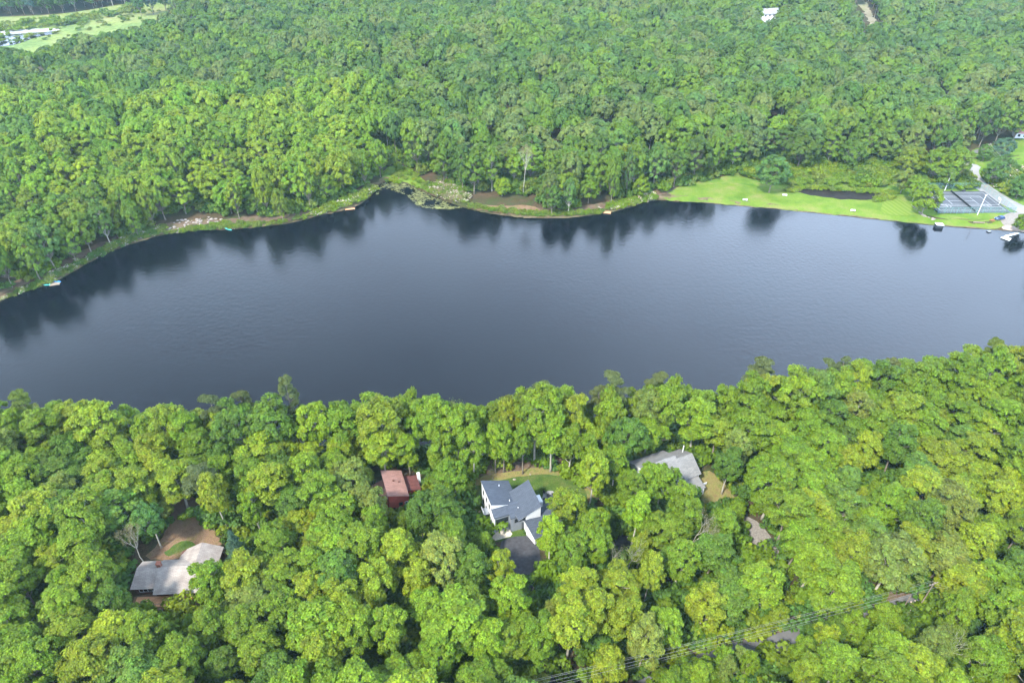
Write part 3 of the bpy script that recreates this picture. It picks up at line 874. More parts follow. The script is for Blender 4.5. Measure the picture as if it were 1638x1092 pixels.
for i, (px, py, r, col, lab) in enumerate([
 (1237, 278, 29, 'K', "dark spreading tree with forked pale trunk standing alone on the dam lawn"),
 (1364, 245, 24, 'D', "round dark green tree at the back of the meadow"),
 (1284, 236, 31, 'D', "broad deep green tree left of the round one behind the meadow"),
 (1484, 318, 25, 'L', "bright round tree against the left fence of the tennis court"),
 (1468, 300, 21, 'G', "mid green tree behind the bright one left of the court"),
 (1447, 290, 19, 'O', "thin grey-olive tree at the end of the dark pond"),
 (1457, 258, 24, 'Y', "light yellow-green tree behind the pond end, up the bank"),
 (1500, 262, 26, 'G', "mid green tree above the court, left of the tallest"),
 (1530, 262, 28, 'G', "tallest green tree where the road bends behind the court"),
 (1514, 285, 16, 'B', "low bluish tree just behind the tennis court fence"),
 (1596, 272, 22, 'K', "dark conical tree right of the road bend"),
 (1634, 298, 20, 'K', "dark tree at the frame edge below the power wires"),
 (1576, 244, 13, 'K', "dark small tree beside the parked car by the road"),
 (1606, 236, 16, 'S', "dark tree in front of the pink-roofed house"),
 (1636, 362, 18, 'G', "bushy tree between gravel landing and water at the frame edge"),
 (1418, 236, 24, 'B', "bluish deep green tree behind the meadow, right of the round one"),
 (803, 298, 15, 'L', "slim bright tree leaning over the peninsula clearing"),
 (742, 278, 17, 'L', "bright round tree near the mossy creek mouth"),
 (700, 266, 13, 'L', "small light green tree beside the mossy creek bank"),
 (905, 300, 24, 'G', "large rounded tree on the tip of the peninsula"),
 (942, 304, 20, 'G', "second rounded tree on the peninsula, right of the large one"),
 (872, 296, 18, 'D', "darker tree left of the large rounded peninsula tree"),
 (1026, 297, 16, 'L', "bright tree above the rocks at the dam's left end"),
 (982, 308, 10, 'G', "small tree above the orange dock"),
 (340, 300, 28, 'L', "bright tree above the pale rocks on the left bank"),
 (408, 325, 16, 'B', "small bluish tree right of the pale rocks"),
 (20, 392, 38, 'Y', "large yellow-green tree at the left frame edge above the shore"),
 (460, 330, 13, 'G', "small round tree on the brown bank at left"),
 (520, 300, 22, 'G', "mid green tree with pale trunk near the orange kayak"),
 (575, 262, 24, 'G', "tall tree at the left side of the creek mouth"),
]):
    key = "full%d" % (i % 3)
    far_hand(px, py, r, col, key, lab, group=FG, H=None)
t = far_hand(838, 278, 14, 'T', "bare0", "bare grey tree with spreading dead branches on the peninsula", name="bare_tree", H=22)

# forest of the far bank
N = 90000
g2 = np.random.default_rng(5)
Y = np.sqrt(g2.uniform(150 ** 2, 930 ** 2, N)); X = g2.uniform(-1, 1, N) * (Y * .80 + 60)
d = lake_d(X, Y)
depth = Y * CP + (CAM_H - 5) * SP
# the near wood ends where the near bank ends; everything across the water is far bank
cmid = np.interp(X, [-420, -157, 0, 120, 215, 300], [175, 185, 190, 215, 250, 300])
ok = (d > 2.0) & (Y > cmid)
far_side = ok
for k in FAR_OPEN: far_side &= ~in_poly(X, Y, k)
# what must stay in sight on the far bank: no crown may rise in front of it
KF = [np.array(k, float) for k in [
 [(-60, 80), (0, 76), (76, 72), (106, 58), (165, 50), (240, 31), (290, 4), (215, 6), (140, 17), (88, 25), (0, 30), (-60, 32)],
 [(1356, -10), (1384, -10), (1400, 26), (1406, 50), (1392, 50), (1380, 24)],
 [(1212, 22), (1238, 20), (1240, 32), (1214, 33)],
 [(1060, 324), (1072, 308), (1110, 292), (1200, 282), (1300, 268), (1380, 268), (1440, 285), (1500, 300), (1560, 300), (1550, 262), (1562, 262), (1580, 290), (1640, 322), (1660, 400), (1400, 352)],
 [(1614, 216), (1645, 214), (1645, 236), (1616, 232)], [(1560, 240), (1582, 238), (1582, 246), (1562, 247)],
 [(612, 290), (620, 272), (640, 266), (668, 280), (700, 300), (730, 310), (700, 312), (660, 296)]]]
def clear_of(X, Y, Z, H, r):
    ok = np.ones(len(X), bool)
    for hf, sx in ((1.0, 0), (.75, -.7), (.75, .7), (.5, 0), (.45, -.8), (.45, .8)):
        xx = X + sx * r; zz = Z + H * hf - CAM_H
        dep = Y * CP - zz * SP; u = Y * SP + zz * CP
        PXX, PYY = 819 + FPX * xx / dep, 546 - FPX * u / dep
        for k in KF: ok &= ~in_poly(PXX, PYY, k)
    return ok
relief = np.sin(X * .06 + 2 * np.sin(Y * .021)) * np.sin(Y * .052 + 1.5 * np.sin(X * .017)) + .5 * np.sin(X * .13 + 1) * np.cos(Y * .11)
HH = g2.uniform(18, 24.5, len(X)) * (1 + .14 * relief); RR = g2.uniform(6.2, 9.8, len(X))
# two dark slits in the canopy
X, Y, d, HH, RR = X[far_side], Y[far_side], d[far_side], HH[far_side], RR[far_side]
Z = hgt(X, Y, d)
ed = d < 12
HH[ed] *= g2.uniform(.88, 1.25, ed.sum()); RR[ed] *= g2.uniform(.58, .82, ed.sum())
cl = clear_of(X, Y, Z, HH, RR)
X, Y, d, Z, HH, RR = X[cl], Y[cl], d[cl], Z[cl], HH[cl], RR[cl]
cell = 10.0; grid = {}
for t in far: grid.setdefault((int(t["x"] // cell), int(t["y"] // cell)), []).append((t["x"], t["y"], t["r"] * .9 + 2))
keepi = []
for i in range(len(X)):
    sp = 6.4 if d[i] < 22 else 8.9
    cx_, cy_ = int(X[i] // cell), int(Y[i] // cell); bad = False
    for a in (-1, 0, 1):
        for b in (-1, 0, 1):
            for q in grid.get((cx_ + a, cy_ + b), ()):
                if (q[0] - X[i]) ** 2 + (q[1] - Y[i]) ** 2 < max(sp, q[2]) ** 2: bad = True; break
            if bad: break
        if bad: break
    if bad: continue
    grid.setdefault((cx_, cy_), []).append((X[i], Y[i], 0)); keepi.append(i)
def forest_col(x, y, px, py):
    n = math.sin(x * .02 + 1) * math.cos(y * .017) + .6 * math.sin(x * .05 - y * .03)
    u = random.random() + n * .10
    if px < 620 and 140 < py < 320: u -= .34 * min(1, (py - 140) / 50)  # sunlit left patch painted in by drawing yellower leaf colours
    elif px < 1050 and py > 230: u -= .12
    if py < 150 or px > 640: u += .16
    if py < 60 and px < 330 and y > 690: return random.choice('DDSK')
    return 'Y' if u < .13 else 'L' if u < .20 else 'G' if u < .60 else 'D' if u < .78 else 'B' if u < .90 else 'O'
MIDK = ["mid0", "mid1", "mid2", "full0", "full2"]
meadow_d = dist_poly(X, Y, FAR_OPEN[0])
itm_f, itm_m = [], []
for i in keepi:
    px, py, k = S(X[i], Y[i], Z[i] + 11)
    if px < -70 or px > 1710: continue
    H, r = float(HH[i]), float(RR[i])
    edge = d[i] < 12
    c = jit(TINT[forest_col(X[i], Y[i], px, py)]); q_ = 1.16 if (px < 620 and 150 < py < 320) else .94; c = [c[0] * .90 * q_, c[1] * .98 * q_, c[2] * 1.3]  # sunlight on the left patch is put into the leaf tint as extra brightness
    if edge or py > 235 or meadow_d[i] < 16 or (px < 330 and py < 40):
        w_ = random.randrange(5); q = SR0[MIDK[w_]]
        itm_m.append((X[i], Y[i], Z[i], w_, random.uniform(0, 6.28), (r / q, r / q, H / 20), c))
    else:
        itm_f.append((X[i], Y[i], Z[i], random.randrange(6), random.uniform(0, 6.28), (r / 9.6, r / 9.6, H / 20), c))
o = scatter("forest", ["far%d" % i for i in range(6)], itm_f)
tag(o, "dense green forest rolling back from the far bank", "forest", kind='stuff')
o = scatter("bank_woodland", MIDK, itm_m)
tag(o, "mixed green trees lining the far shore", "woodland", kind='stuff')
print("far", len(itm_f), "mid", len(itm_m))

# undergrowth along the far bank
fb = []
gf = np.random.default_rng(19)
y_ = np.sqrt(gf.uniform(200 ** 2, 470 ** 2, 26000)); x_ = gf.uniform(-1, 1, 26000) * (y_ * .80 + 40)
d_ = lake_d(x_, y_); ok = (d_ > 7) & (d_ < 75) & (y_ > np.interp(x_, [-420, -157, 0, 120, 215, 300], [175, 185, 190, 215, 250, 300]))
for k in FAR_OPEN[:6]: ok &= ~in_poly(x_, y_, k)
x_, y_, d_ = x_[ok], y_[ok], d_[ok]; z_ = hgt(x_, y_, d_)
for i in range(len(x_)):
    if math.sin(x_[i] * .11) * math.cos(y_[i] * .13) > .35 and d_[i] < 18: continue
    s = gf.uniform(.9, 2.4)
    fb.append((x_[i], y_[i], z_[i] - .1, int(gf.integers(0, 2)), gf.uniform(0, 6.28), (s, s, s * gf.uniform(.8, 1.6)), jit(TINT[random.choice("GDDKBO")])))

# undergrowth in the near wood
ub = []
g3 = np.random.default_rng(9)
x, y = g3.uniform(-200, 215, 14000), g3.uniform(58, 215, 14000)
dd = lake_d(x, y); ok = (dd > .8) & (y < np.interp(x, [-420, -157, 0, 120, 215, 300], [175, 185, 190, 215, 250, 300]))
for k in NOST: ok &= ~in_poly(x, y, k)
x, y, dd = x[ok], y[ok], dd[ok]; z = hgt(x, y, dd)
CLEAR_NEAR = [GP(k) for k in [[(1018, 890), (1033, 888), (1085, 950), (1040, 950)], [(1120, 755), (1170, 760), (1175, 800), (1120, 812)], [(1190, 835), (1220, 835), (1262, 905), (1215, 895)], [(1172, 822), (1205, 828), (1228, 850), (1245, 880), (1260, 905), (1232, 905), (1215, 880), (1190, 850)],
              [(860, 1010), (920, 1010), (940, 1110), (860, 1110)], [(765, 760), (770, 730), (900, 725), (945, 760)], [(240, 895), (270, 780), (330, 780), (345, 880)]]]
m = np.zeros(len(x), bool)
for k in CLEAR_NEAR: m |= in_poly(x, y, k)
m2 = in_poly(x, y, CLEAR_NEAR[3])
for i in range(len(x)):
    if m2[i] or (m[i] and g3.uniform() < .85): continue
    s = g3.uniform(.8, 2.7)
    ub.append((x[i], y[i], z[i] - .1, int(g3.integers(0, 2)), g3.uniform(0, 6.28), (s, s, s * g3.uniform(.7, 1.4)), jit(TINT[random.choice("GGDKKY")])))
o = scatter("undergrowth", ["bush0", "bush1"], ub)
tag(o, "low green undergrowth beneath the near trees", "undergrowth", kind='stuff')

o = scatter("far_undergrowth", ["bush0", "bush1"], fb)
tag(o, "low green undergrowth along the far bank", "undergrowth", kind='stuff')

# ---------------------------------------------------------------- ground covers
def grass_mat(name, c1, c2, c3, scale=.5, fine=5.0):
    def b(n, l, p):
        g = n.new("ShaderNodeNewGeometry")
        t = n.new("ShaderNodeTexNoise"); t.inputs["Scale"].default_value = scale; t.inputs["Detail"].default_value = 7; t.inputs["Roughness"].default_value = .65
        l.new(g.outputs["Position"], t.inputs["Vector"])
        r = n.new("ShaderNodeValToRGB"); e = r.color_ramp.elements
        e[0].position = .33; e[0].color = (*c1, 1); e[1].position = .68; e[1].color = (*c3, 1)
        k = e.new(.5); k.color = (*c2, 1)
        l.new(t.outputs["Fac"], r.inputs["Fac"])
        t2 = n.new("ShaderNodeTexNoise"); t2.inputs["Scale"].default_value = fine; t2.inputs["Detail"].default_value = 4
        l.new(g.outputs["Position"], t2.inputs["Vector"])
        mx = n.new("ShaderNodeMixRGB"); mx.blend_type = 'OVERLAY'; mx.inputs["Fac"].default_value = .7
        l.new(r.outputs["Color"], mx.inputs["Color1"]); l.new(t2.outputs["Fac"], mx.inputs["Color2"])
        l.new(mx.outputs["Color"], p.inputs["Base Color"])
    return mat(name, c2, .95, .05, bump=(3.0, .12), build=b)
M_LAWN = grass_mat("lawn_grass", (.035, .070, .014), (.055, .092, .018), (.085, .10, .03), .35)
M_DRY = grass_mat("dry_grass", (.14, .10, .055), (.17, .15, .055), (.10, .13, .035), .5)
M_DAM = grass_mat("dam_grass", (.060, .115, .013), (.095, .150, .020), (.145, .155, .048), .09)
M_MEADOW = grass_mat("meadow_grass", (.05, .11, .014), (.09, .15, .02), (.15, .165, .05), .10)
M_MOSS = grass_mat("moss_green", (.055, .11, .014), (.09, .15, .018), (.13, .17, .03), .2)
M_SEDGE = grass_mat("sedge", (.06, .06, .025), (.10, .082, .045), (.14, .105, .07), .3)
M_MARSH = grass_mat("marsh_grass", (.08, .13, .04), (.13, .17, .05), (.18, .18, .08), .02, .4)
M_SOIL = grass_mat("bare_soil", (.12, .075, .045), (.17, .11, .07), (.12, .10, .04), .35)
M_DEADLEAF = grass_mat("leaf_litter", (.07, .05, .035), (.12, .085, .06), (.06, .075, .025), .25)
M_ASPHALT = mat("asphalt", (.045, .045, .052), .9, .2, noise=(1.2, .25), bump=(20, .01))
M_ROAD = mat("worn_road", (.115, .115, .12), .9, .15, noise=(.6, .15))
M_PALEROAD = mat("pale_road", (.20, .20, .205), .9, .15, noise=(.4, .12))
M_GRAVEL = mat("gravel", (.18, .165, .15), .95, .1, noise=(2.5, .3), bump=(8, .06))
M_TANGRAVEL = mat("tan_gravel", (.33, .25, .19), .95, .1, noise=(4, .3), bump=(8, .06))
M_PEBBLE = mat("pale_pebbles", (.48, .43, .36), .9, .1, noise=(5, .4), bump=(8, .08))
M_CONC = mat("concrete", (.35, .34, .33), .85, .2, noise=(2, .12))
M_SAND = mat("beach_sand", (.30, .24, .20), .95, .05, noise=(.8, .15))
M_MUD = mat("dark_pond_mud", (.014, .012, .010), .7, .08, noise=(.5, .5))
M_WHITE = mat("white_paint", (.62, .64, .67), .6, .3, noise=(.8, .05))
M_OFFWHITE = mat("off_white_siding", (.62, .64, .66), .7, .2, noise=(1, .06))
M_WOOD = mat("weathered_wood", (.22, .18, .14), .85, .1, noise=(3, .25))
M_ORANGEWOOD = mat("orange_wood", (.48, .25, .13), .8, .1, noise=(2, .2))
M_TURQ = mat("turquoise_plastic", (.10, .55, .50), .4, .4)
M_BLUEP = mat("blue_plastic", (.05, .25, .55), .4, .4)
M_DARK = mat("dark_metal", (.02, .02, .023), .5, .4)
M_GLASS = mat("window_glass", (.02, .028, .035), .08, .6)
M_RED = mat("red_siding", (.30, .06, .045), .8, .15, noise=(1.2, .15))
M_BRICK = mat("chimney_brick", (.22, .09, .06), .9, .1, noise=(6, .3))
M_GREYSID = mat("grey_siding", (.20, .22, .25), .7, .2, noise=(1, .08))
M_BROWNSID = mat("brown_siding", (.10, .045, .035), .8, .15, noise=(1, .15))
M_LINE = mat("court_paint", (.55, .57, .58), .8, .2)
M_ROCK = mat("boulder_stone", (.21, .185, .165), .9, .1, noise=(.9, .35), bump=(3, .1))

def shingle(name, col, row=.25, var=.14, ang=0.0, streak=None):
    def b(n, l, p):
        g = n.new("ShaderNodeTexCoord")
        mp = n.new("ShaderNodeMapping"); mp.inputs["Rotation"].default_value = (0, 0, -ang)
        l.new(g.outputs["Object"], mp.inputs["Vector"])
        br = n.new("ShaderNodeTexBrick"); br.inputs["Scale"].default_value = 1
        br.inputs["Brick Width"].default_value = .9; br.inputs["Row Height"].default_value = row; br.inputs["Mortar Size"].default_value = .025
        br.inputs["Color1"].default_value = (*[c * (1 - var) for c in col], 1); br.inputs["Color2"].default_value = (*[c * (1 + var) for c in col], 1)
        br.inputs["Mortar"].default_value = (*[c * .6 for c in col], 1)
        l.new(mp.outputs["Vector"], br.inputs["Vector"])
        t = n.new("ShaderNodeTexNoise"); t.inputs["Scale"].default_value = .7; t.inputs["Detail"].default_value = 6
        l.new(g.outputs["Object"], t.inputs["Vector"])
        r = n.new("ShaderNodeValToRGB"); r.color_ramp.elements[0].position = .3; r.color_ramp.elements[1].position = .7
        r.color_ramp.elements[0].color = (*(streak or (.75, .72, .72)), 1); r.color_ramp.elements[1].color = (1.0, 1.0, 1.0, 1)
        l.new(t.outputs["Fac"], r.inputs["Fac"])
        m = n.new("ShaderNodeMixRGB"); m.blend_type = 'MULTIPLY'; m.inputs["Fac"].default_value = 1
        l.new(br.outputs["Color"], m.inputs["Color1"]); l.new(r.outputs["Color"], m.inputs["Color2"])
        l.new(m.outputs["Color"], p.inputs["Base Color"])
    return mat(name, col, .85, .15, build=b)

def px_sheet(name, px, m, dz, step=2.0, jit_=.25, sm=1):
    return sheet(name, smooth_poly(GP(px), sm), m, dz, step, jit_)
# near bank
px_sheet("leaf_litter_patch", [(735, 760), (760, 725), (900, 720), (950, 755), (960, 800), (940, 800), (935, 772), (890, 758), (800, 762), (745, 790)], M_DEADLEAF, .04, 1.5)
px_sheet("dry_lawn_edge", [(738, 785), (745, 768), (800, 757), (850, 748), (890, 748), (935, 762), (955, 790), (935, 800), (880, 790), (760, 790)], M_DRY, .08, 1.5)
px_sheet("lawn", [(742, 795), (750, 779), (790, 770), (840, 760), (890, 758), (930, 772), (942, 800), (925, 835), (900, 855), (860, 850), (800, 868), (770, 862), (755, 840), (752, 820), (748, 806)], M_LAWN, .12, 1.5)
px_sheet("lawn", [(1015, 905), (1030, 905), (1060, 960), (1050, 990), (1020, 980), (1005, 940)], M_LAWN, .06, 1.5)
px_sheet("lawn", [(862, 930), (900, 930), (905, 985), (862, 985)], M_LAWN, .06, 1.5)
px_sheet("gravel_path", [(733, 784), (741, 792), (747, 804), (755, 808), (770, 817), (767, 821), (753, 814), (752, 820), (746, 827), (741, 818), (737, 800)], M_TANGRAVEL, .17, .8, .08)
px_sheet("asphalt_driveway", [(797, 868), (818, 858), (852, 857), (862, 870), (866, 905), (862, 925), (856, 960), (852, 1010), (868, 1070), (862, 1110), (845, 1110), (835, 1050), (828, 1000), (832, 950), (822, 925), (808, 896)], M_ASPHALT, .17, 1.5, .05)
px_sheet("pebble_bed", [(786, 843), (800, 838), (815, 846), (821, 857), (803, 862), (788, 866)], M_PEBBLE, .20, .8, .15)
px_sheet("side_driveway", [(893, 798), (925, 802), (958, 815), (985, 840), (1018, 866), (1022, 884), (1008, 890), (980, 884), (940, 866), (905, 850)], M_ASPHALT, .16, 1.2, .05)
px_sheet("leaf_litter_slope", [(1012, 885), (1036, 882), (1064, 930), (1095, 960), (1130, 1000), (1075, 985), (1040, 945)], M_DEADLEAF, .09, 1.5)
px_sheet("gravel_drive", [(1172, 822), (1205, 828), (1228, 850), (1245, 880), (1260, 905), (1232, 905), (1215, 880), (1190, 850)], M_GRAVEL, .10, 1.5)
px_sheet("bare_ground", [(1118, 755), (1140, 752), (1175, 790), (1180, 820), (1130, 818), (1118, 790)], M_DRY, .08, 1.5)
px_sheet("bare_ground", [(225, 895), (255, 870), (275, 830), (270, 790), (310, 785), (340, 840), (360, 880), (300, 880), (290, 895)], M_SOIL, .06, 1.5)
px_sheet("bare_ground", [(212, 968), (216, 950), (318, 945), (330, 960), (300, 975), (240, 975)], M_SOIL, .07, 1.5)
px_sheet("lawn", [(255, 889), (285, 866), (305, 864), (316, 874), (294, 882)], M_LAWN, .11, 1.2)
sheet("road", ribbon([(980, 1130), (1060, 1085), (1160, 1048), (1245, 1028), (1330, 1005), (1440, 972), (1560, 935), (1720, 890)], 4.4), M_ROAD, .12, 2.0, .05)
sheet("road_verge", ribbon([(960, 1110), (1060, 1070), (1160, 1034), (1245, 1016), (1330, 993), (1440, 960), (1560, 922), (1720, 878)], 5), M_DEADLEAF, .05, 2.0, .4)
px_sheet("bottom_driveway", [(876, 1050), (902, 1050), (925, 1120), (880, 1120)], M_ASPHALT, .13, 1.5, .05)

# far bank
def shore_strip(a, b, w0, w1, name, m, dz, jit_=.7):
    P = [W(x, y, 0) for x, y in SHORE_FAR[a:b]]
    L, R = [], []
    for i, p in enumerate(P):
        d = P[min(i + 1, len(P) - 1)] - P[max(i - 1, 0)]; d.normalize(); s = Vector((-d.y, d.x, 0))
        L.append((p + s * w0)[:2]); R.append((p + s * w1)[:2])
    sheet(name, np.array(R + L[::-1]), m, dz, 2.5, jit_)
shore_strip(1, 23, 3.8, .8, "grassy_shore", M_SEDGE, .07)
shore_strip(27, 37, 3.6, .8, "grassy_shore", M_SEDGE, .07)
shore_strip(1, 21, 10, 4.5, "leaf_litter_bank", M_DEADLEAF, .05)
shore_strip(28, 36, 10, 4.5, "leaf_litter_bank", M_DEADLEAF, .05)
px_sheet("dam_lawn", [(1056, 322), (1072, 305), (1100, 298), (1170, 292), (1215, 300), (1262, 306), (1330, 318), (1400, 322), (1440, 320), (1478, 345), (1500, 352), (1560, 352), (1596, 352), (1610, 361), (1590, 368), (1560, 366), (1480, 360.5), (1400, 351), (1250, 335.5), (1120, 324.5)], M_DAM, .10, 3, .4)
px_sheet("dam_crest_edge", [(1056, 323), (1120, 323.5), (1250, 334), (1400, 349.5), (1480, 358.5), (1560, 364), (1590, 366), (1560, 366.6), (1480, 361), (1400, 351.6), (1250, 335.8), (1120, 325)], M_SEDGE, .16, 3, .3, 0)
px_sheet("meadow", [(1072, 304), (1110, 291), (1170, 280), (1200, 268), (1280, 262), (1340, 258), (1450, 254), (1500, 262), (1548, 256), (1556, 236), (1640, 220), (1760, 222), (1760, 420), (1640, 372), (1606, 360), (1596, 351), (1480, 349), (1440, 322), (1330, 322), (1200, 303), (1100, 302)], M_MEADOW, .05, 4, .6)
px_sheet("pond", [(1262, 303), (1290, 299), (1340, 301), (1395, 307), (1424, 309), (1426, 314), (1398, 321), (1345, 318.5), (1292, 312)], M_MUD, .17, 3, .8)
def stripes(n, l, p):
    g = n.new("ShaderNodeNewGeometry"); mp = n.new("ShaderNodeMapping"); mp.inputs["Rotation"].default_value = (0, 0, math.radians(-12))
    l.new(g.outputs["Position"], mp.inputs["Vector"])
    w = n.new("ShaderNodeTexWave"); w.inputs["Scale"].default_value = .13; w.inputs["Distortion"].default_value = 1.5; w.inputs["Detail"].default_value = 3
    l.new(mp.outputs["Vector"], w.inputs["Vector"])
    r = n.new("ShaderNodeValToRGB"); r.color_ramp.elements[0].color = (.09, .15, .016, 1); r.color_ramp.elements[1].color = (.13, .175, .035, 1)
    l.new(w.outputs["Fac"], r.inputs["Fac"]); l.new(r.outputs["Color"], p.inputs["Base Color"])
px_sheet("mown_slope", [(1412, 322), (1434, 316), (1452, 326), (1476, 344), (1440, 346), (1408, 342)], mat("mown_grass", (.2, .3, .03), .95, .05, build=stripes), .20, 2, .2)
px_sheet("mossy_creek_mouth", [(610, 292), (612, 272), (636, 262), (662, 272), (672, 284), (690, 296), (702, 308), (692, 311), (662, 297), (640, 289)], M_MOSS, .10, 2, .4)
px_sheet("dry_bank", [(752, 335), (760, 327), (800, 330), (838, 328), (862, 332), (866, 346), (850, 346), (800, 341)], M_SOIL, .12, 2, .4)
px_sheet("dry_bank", [(440, 360), (452, 350), (500, 340), (560, 322), (590, 306), (592, 314), (560, 328), (510, 341), (470, 353)], M_SOIL, .12, 2, .4)
# road down to the landing
ROADP = [(1556, 262), (1551, 268), (1550, 276), (1556, 286), (1572, 300), (1592, 313), (1616, 327), (1650, 343)]
sheet("road", ribbon(ROADP, 9.0), M_PALEROAD, .20, 2.5, .05)
px_sheet("gravel_landing", [(1598, 352), (1612, 340), (1634, 340), (1660, 350), (1660, 372), (1636, 368), (1606, 364)], M_GRAVEL, .16, 2, .3)
px_sheet("beach", [(1600, 364), (1612, 361), (1640, 368), (1660, 374), (1655, 378), (1636, 372.5), (1606, 369.5)], M_SAND, .21, 1.5, .2)
px_sheet("court_apron", [(1500, 350), (1506, 302), (1572, 302), (1592, 318), (1622, 345), (1600, 350)], M_MEADOW, .12, 2.5, .3)
px_sheet("parking_patch", [(1556, 240), (1582, 238), (1582, 246), (1560, 248)], M_ROAD, .15, 2, .2)
# marsh far behind
px_sheet("marsh", [(-260, 130), (0, 110), (90, 105), (130, 80), (180, 65), (245, 45), (330, 20), (288, -4), (215, 5), (140, 16), (88, 24), (0, 28), (-260, 30)], M_MARSH, .10, 9, 2.0)
px_sheet("marsh_pond", [(-60, 62), (0, 56), (30, 53), (80, 50), (96, 50), (88, 55), (70, 58), (52, 62), (38, 68), (16, 74), (-60, 80)], M_WATER, .35, 5, 1.0)
px_sheet("marsh_mud", [(0, 50), (40, 47), (92, 46), (98, 50), (60, 53), (20, 56), (0, 58)], mat("pale_mud", (.24, .24, .23), .8, .2, noise=(.05, .5)), .42, 5, 1.0)
px_sheet("cleared_strip", [(1345, -6), (1376, 8), (1386, 26), (1394, 54), (1404, 56), (1397, 26), (1384, 2), (1360, -8)], grass_mat("strip_grass", (.17, .16, .10), (.24, .22, .17), (.15, .19, .07), .05), .2, 4, .8)

# ---------------------------------------------------------------- shrubs, pads and stones in masses
def mass(name, keys, n, region_px, size, cols, label, seed, lift=-.1, cat=None):
    gg = np.random.default_rng(seed); P = GP(region_px); out = []
    while len(out) < n:
        x = gg.uniform(P[:, 0].min(), P[:, 0].max()); y = gg.uniform(P[:, 1].min(), P[:, 1].max())
        if not in_poly(np.array([x]), np.array([y]), P)[0]: continue
        out.append((x, y)); 
    its = []
    zz = hgt(np.array([q[0] for q in out]), np.array([q[1] for q in out]))
    for (x, y), z in zip(out, zz):
        s = gg.uniform(*size)
        its.append((x, y, max(z, -.05) + lift, int(gg.integers(0, len(keys))), gg.uniform(0, 6.28), (s, s, s * gg.uniform(.7, 1.1)), jit(TINT[cols[int(gg.integers(0, len(cols)))]])))
    o = scatter(name, keys, its); tag(o, label, cat, kind='stuff'); return o
mass("meadow_shrubs", ["bush0", "bush1"], 420, [(1185, 282), (1215, 264), (1290, 268), (1350, 262), (1440, 264), (1445, 290), (1400, 300), (1300, 296), (1262, 296)], (1.0, 2.6), "YGDOG", "low green shrubs in the meadow behind the pond", 21)
mass("court_shrubs", ["bush0", "bush1"], 120, [(1462, 275), (1510, 268), (1550, 272), (1553, 290), (1570, 302), (1500, 301), (1470, 300)], (1.0, 2.4), "GGDY", "shrubs on the bank behind the tennis court", 22)
mass("roadside_shrubs", ["bush0", "bush1", "laurel"], 90, [(1566, 268), (1600, 262), (1638, 270), (1680, 300), (1660, 325), (1622, 318), (1590, 302)], (1.0, 2.4), "GDYK", "shrubs between the road and the pink-roofed house", 23)
mass("pond_shrubs", ["bush0", "bush1"], 130, [(1255, 305), (1290, 300), (1345, 303), (1430, 308), (1432, 318), (1400, 324), (1395, 320), (1425, 312), (1340, 306), (1290, 303), (1262, 309)], (.6, 1.5), "GYLO", "green shrubs round the dark pond", 35)
mass("flowering_shrubs", ["laurel"], 22, [(1378, 290), (1400, 288), (1404, 298), (1382, 300)], (1.0, 1.7), "G", "white-flowering shrubs at the back of the pond", 24)
mass("creek_shrubs", ["laurel", "bush0"], 150, [(683, 308), (700, 290), (738, 302), (752, 318), (745, 326), (720, 322)], (.9, 1.7), "OTGO", "pale flowering shrubs beside the creek mouth", 25)
mass("cove_shrubs", ["bush0", "bush1"], 55, [(612, 288), (614, 272), (636, 264), (660, 272), (690, 296), (700, 306)], (.5, 1.4), "YLGO", "bright green tussocks on the mossy creek mouth", 34)
mass("bank_shrubs", ["laurel", "bush0", "bush1"], 110, [(960, 338), (985, 326), (1040, 310), (1052, 316), (1030, 324), (985, 336)], (.8, 1.7), "OGYG", "shrubs on the rocky bank by the orange dock", 26)
mass("bank_shrubs", ["bush0", "laurel", "bush1"], 200, [(500, 346), (515, 335), (575, 312), (596, 298), (602, 304), (580, 322), (540, 336)], (.8, 1.8), "OGYG", "pale and green shrubs by the orange kayak", 27)
mass("bank_shrubs", ["bush0", "bush1", "laurel"], 230, [(0, 480), (60, 450), (110, 425), (200, 380), (262, 362), (262, 374), (215, 386), (140, 420), (85, 452), (0, 482)], (.5, 1.3), "DOKO", "green shrubs along the left bank", 28)
mass("bank_shrubs", ["bush0", "bush1"], 150, [(262, 372), (330, 362), (372, 356), (440, 358), (500, 345), (500, 348), (420, 363), (330, 368), (262, 375)], (.6, 1.2), "OODG", "low shrubs below the pale rocks", 29)
mass("bank_shrubs", ["bush0", "bush1"], 200, [(750, 333), (800, 340), (850, 346), (900, 346), (960, 342), (965, 338), (900, 340), (850, 341), (790, 334), (752, 328)], (.5, 1.3), "ODOG", "low shrubs along the peninsula bank", 30)
mass("marsh_bushes", ["bush0", "bush1"], 60, [(-60, 50), (60, 36), (150, 24), (230, 10), (210, 24), (100, 42), (-60, 60)], (2.0, 4.0), "GBYO", "bushes scattered through the distant marsh", 31)
mass("marsh_bushes", ["bush0", "bush1"], 150, [(-60, 80), (0, 72), (90, 64), (150, 48), (240, 30), (290, 8), (210, 12), (100, 30), (-60, 40)], (.8, 2.2), "GOYD", "low clumps dotted over the distant marsh", 33)
mass("roadside_brush", ["laurel", "bush0", "bush1"], 120, [(1345, 1022), (1380, 1000), (1440, 980), (1480, 965), (1490, 985), (1440, 1010), (1370, 1040)], (.7, 1.4), "GODK", "pale flowering brush below the power line", 32)

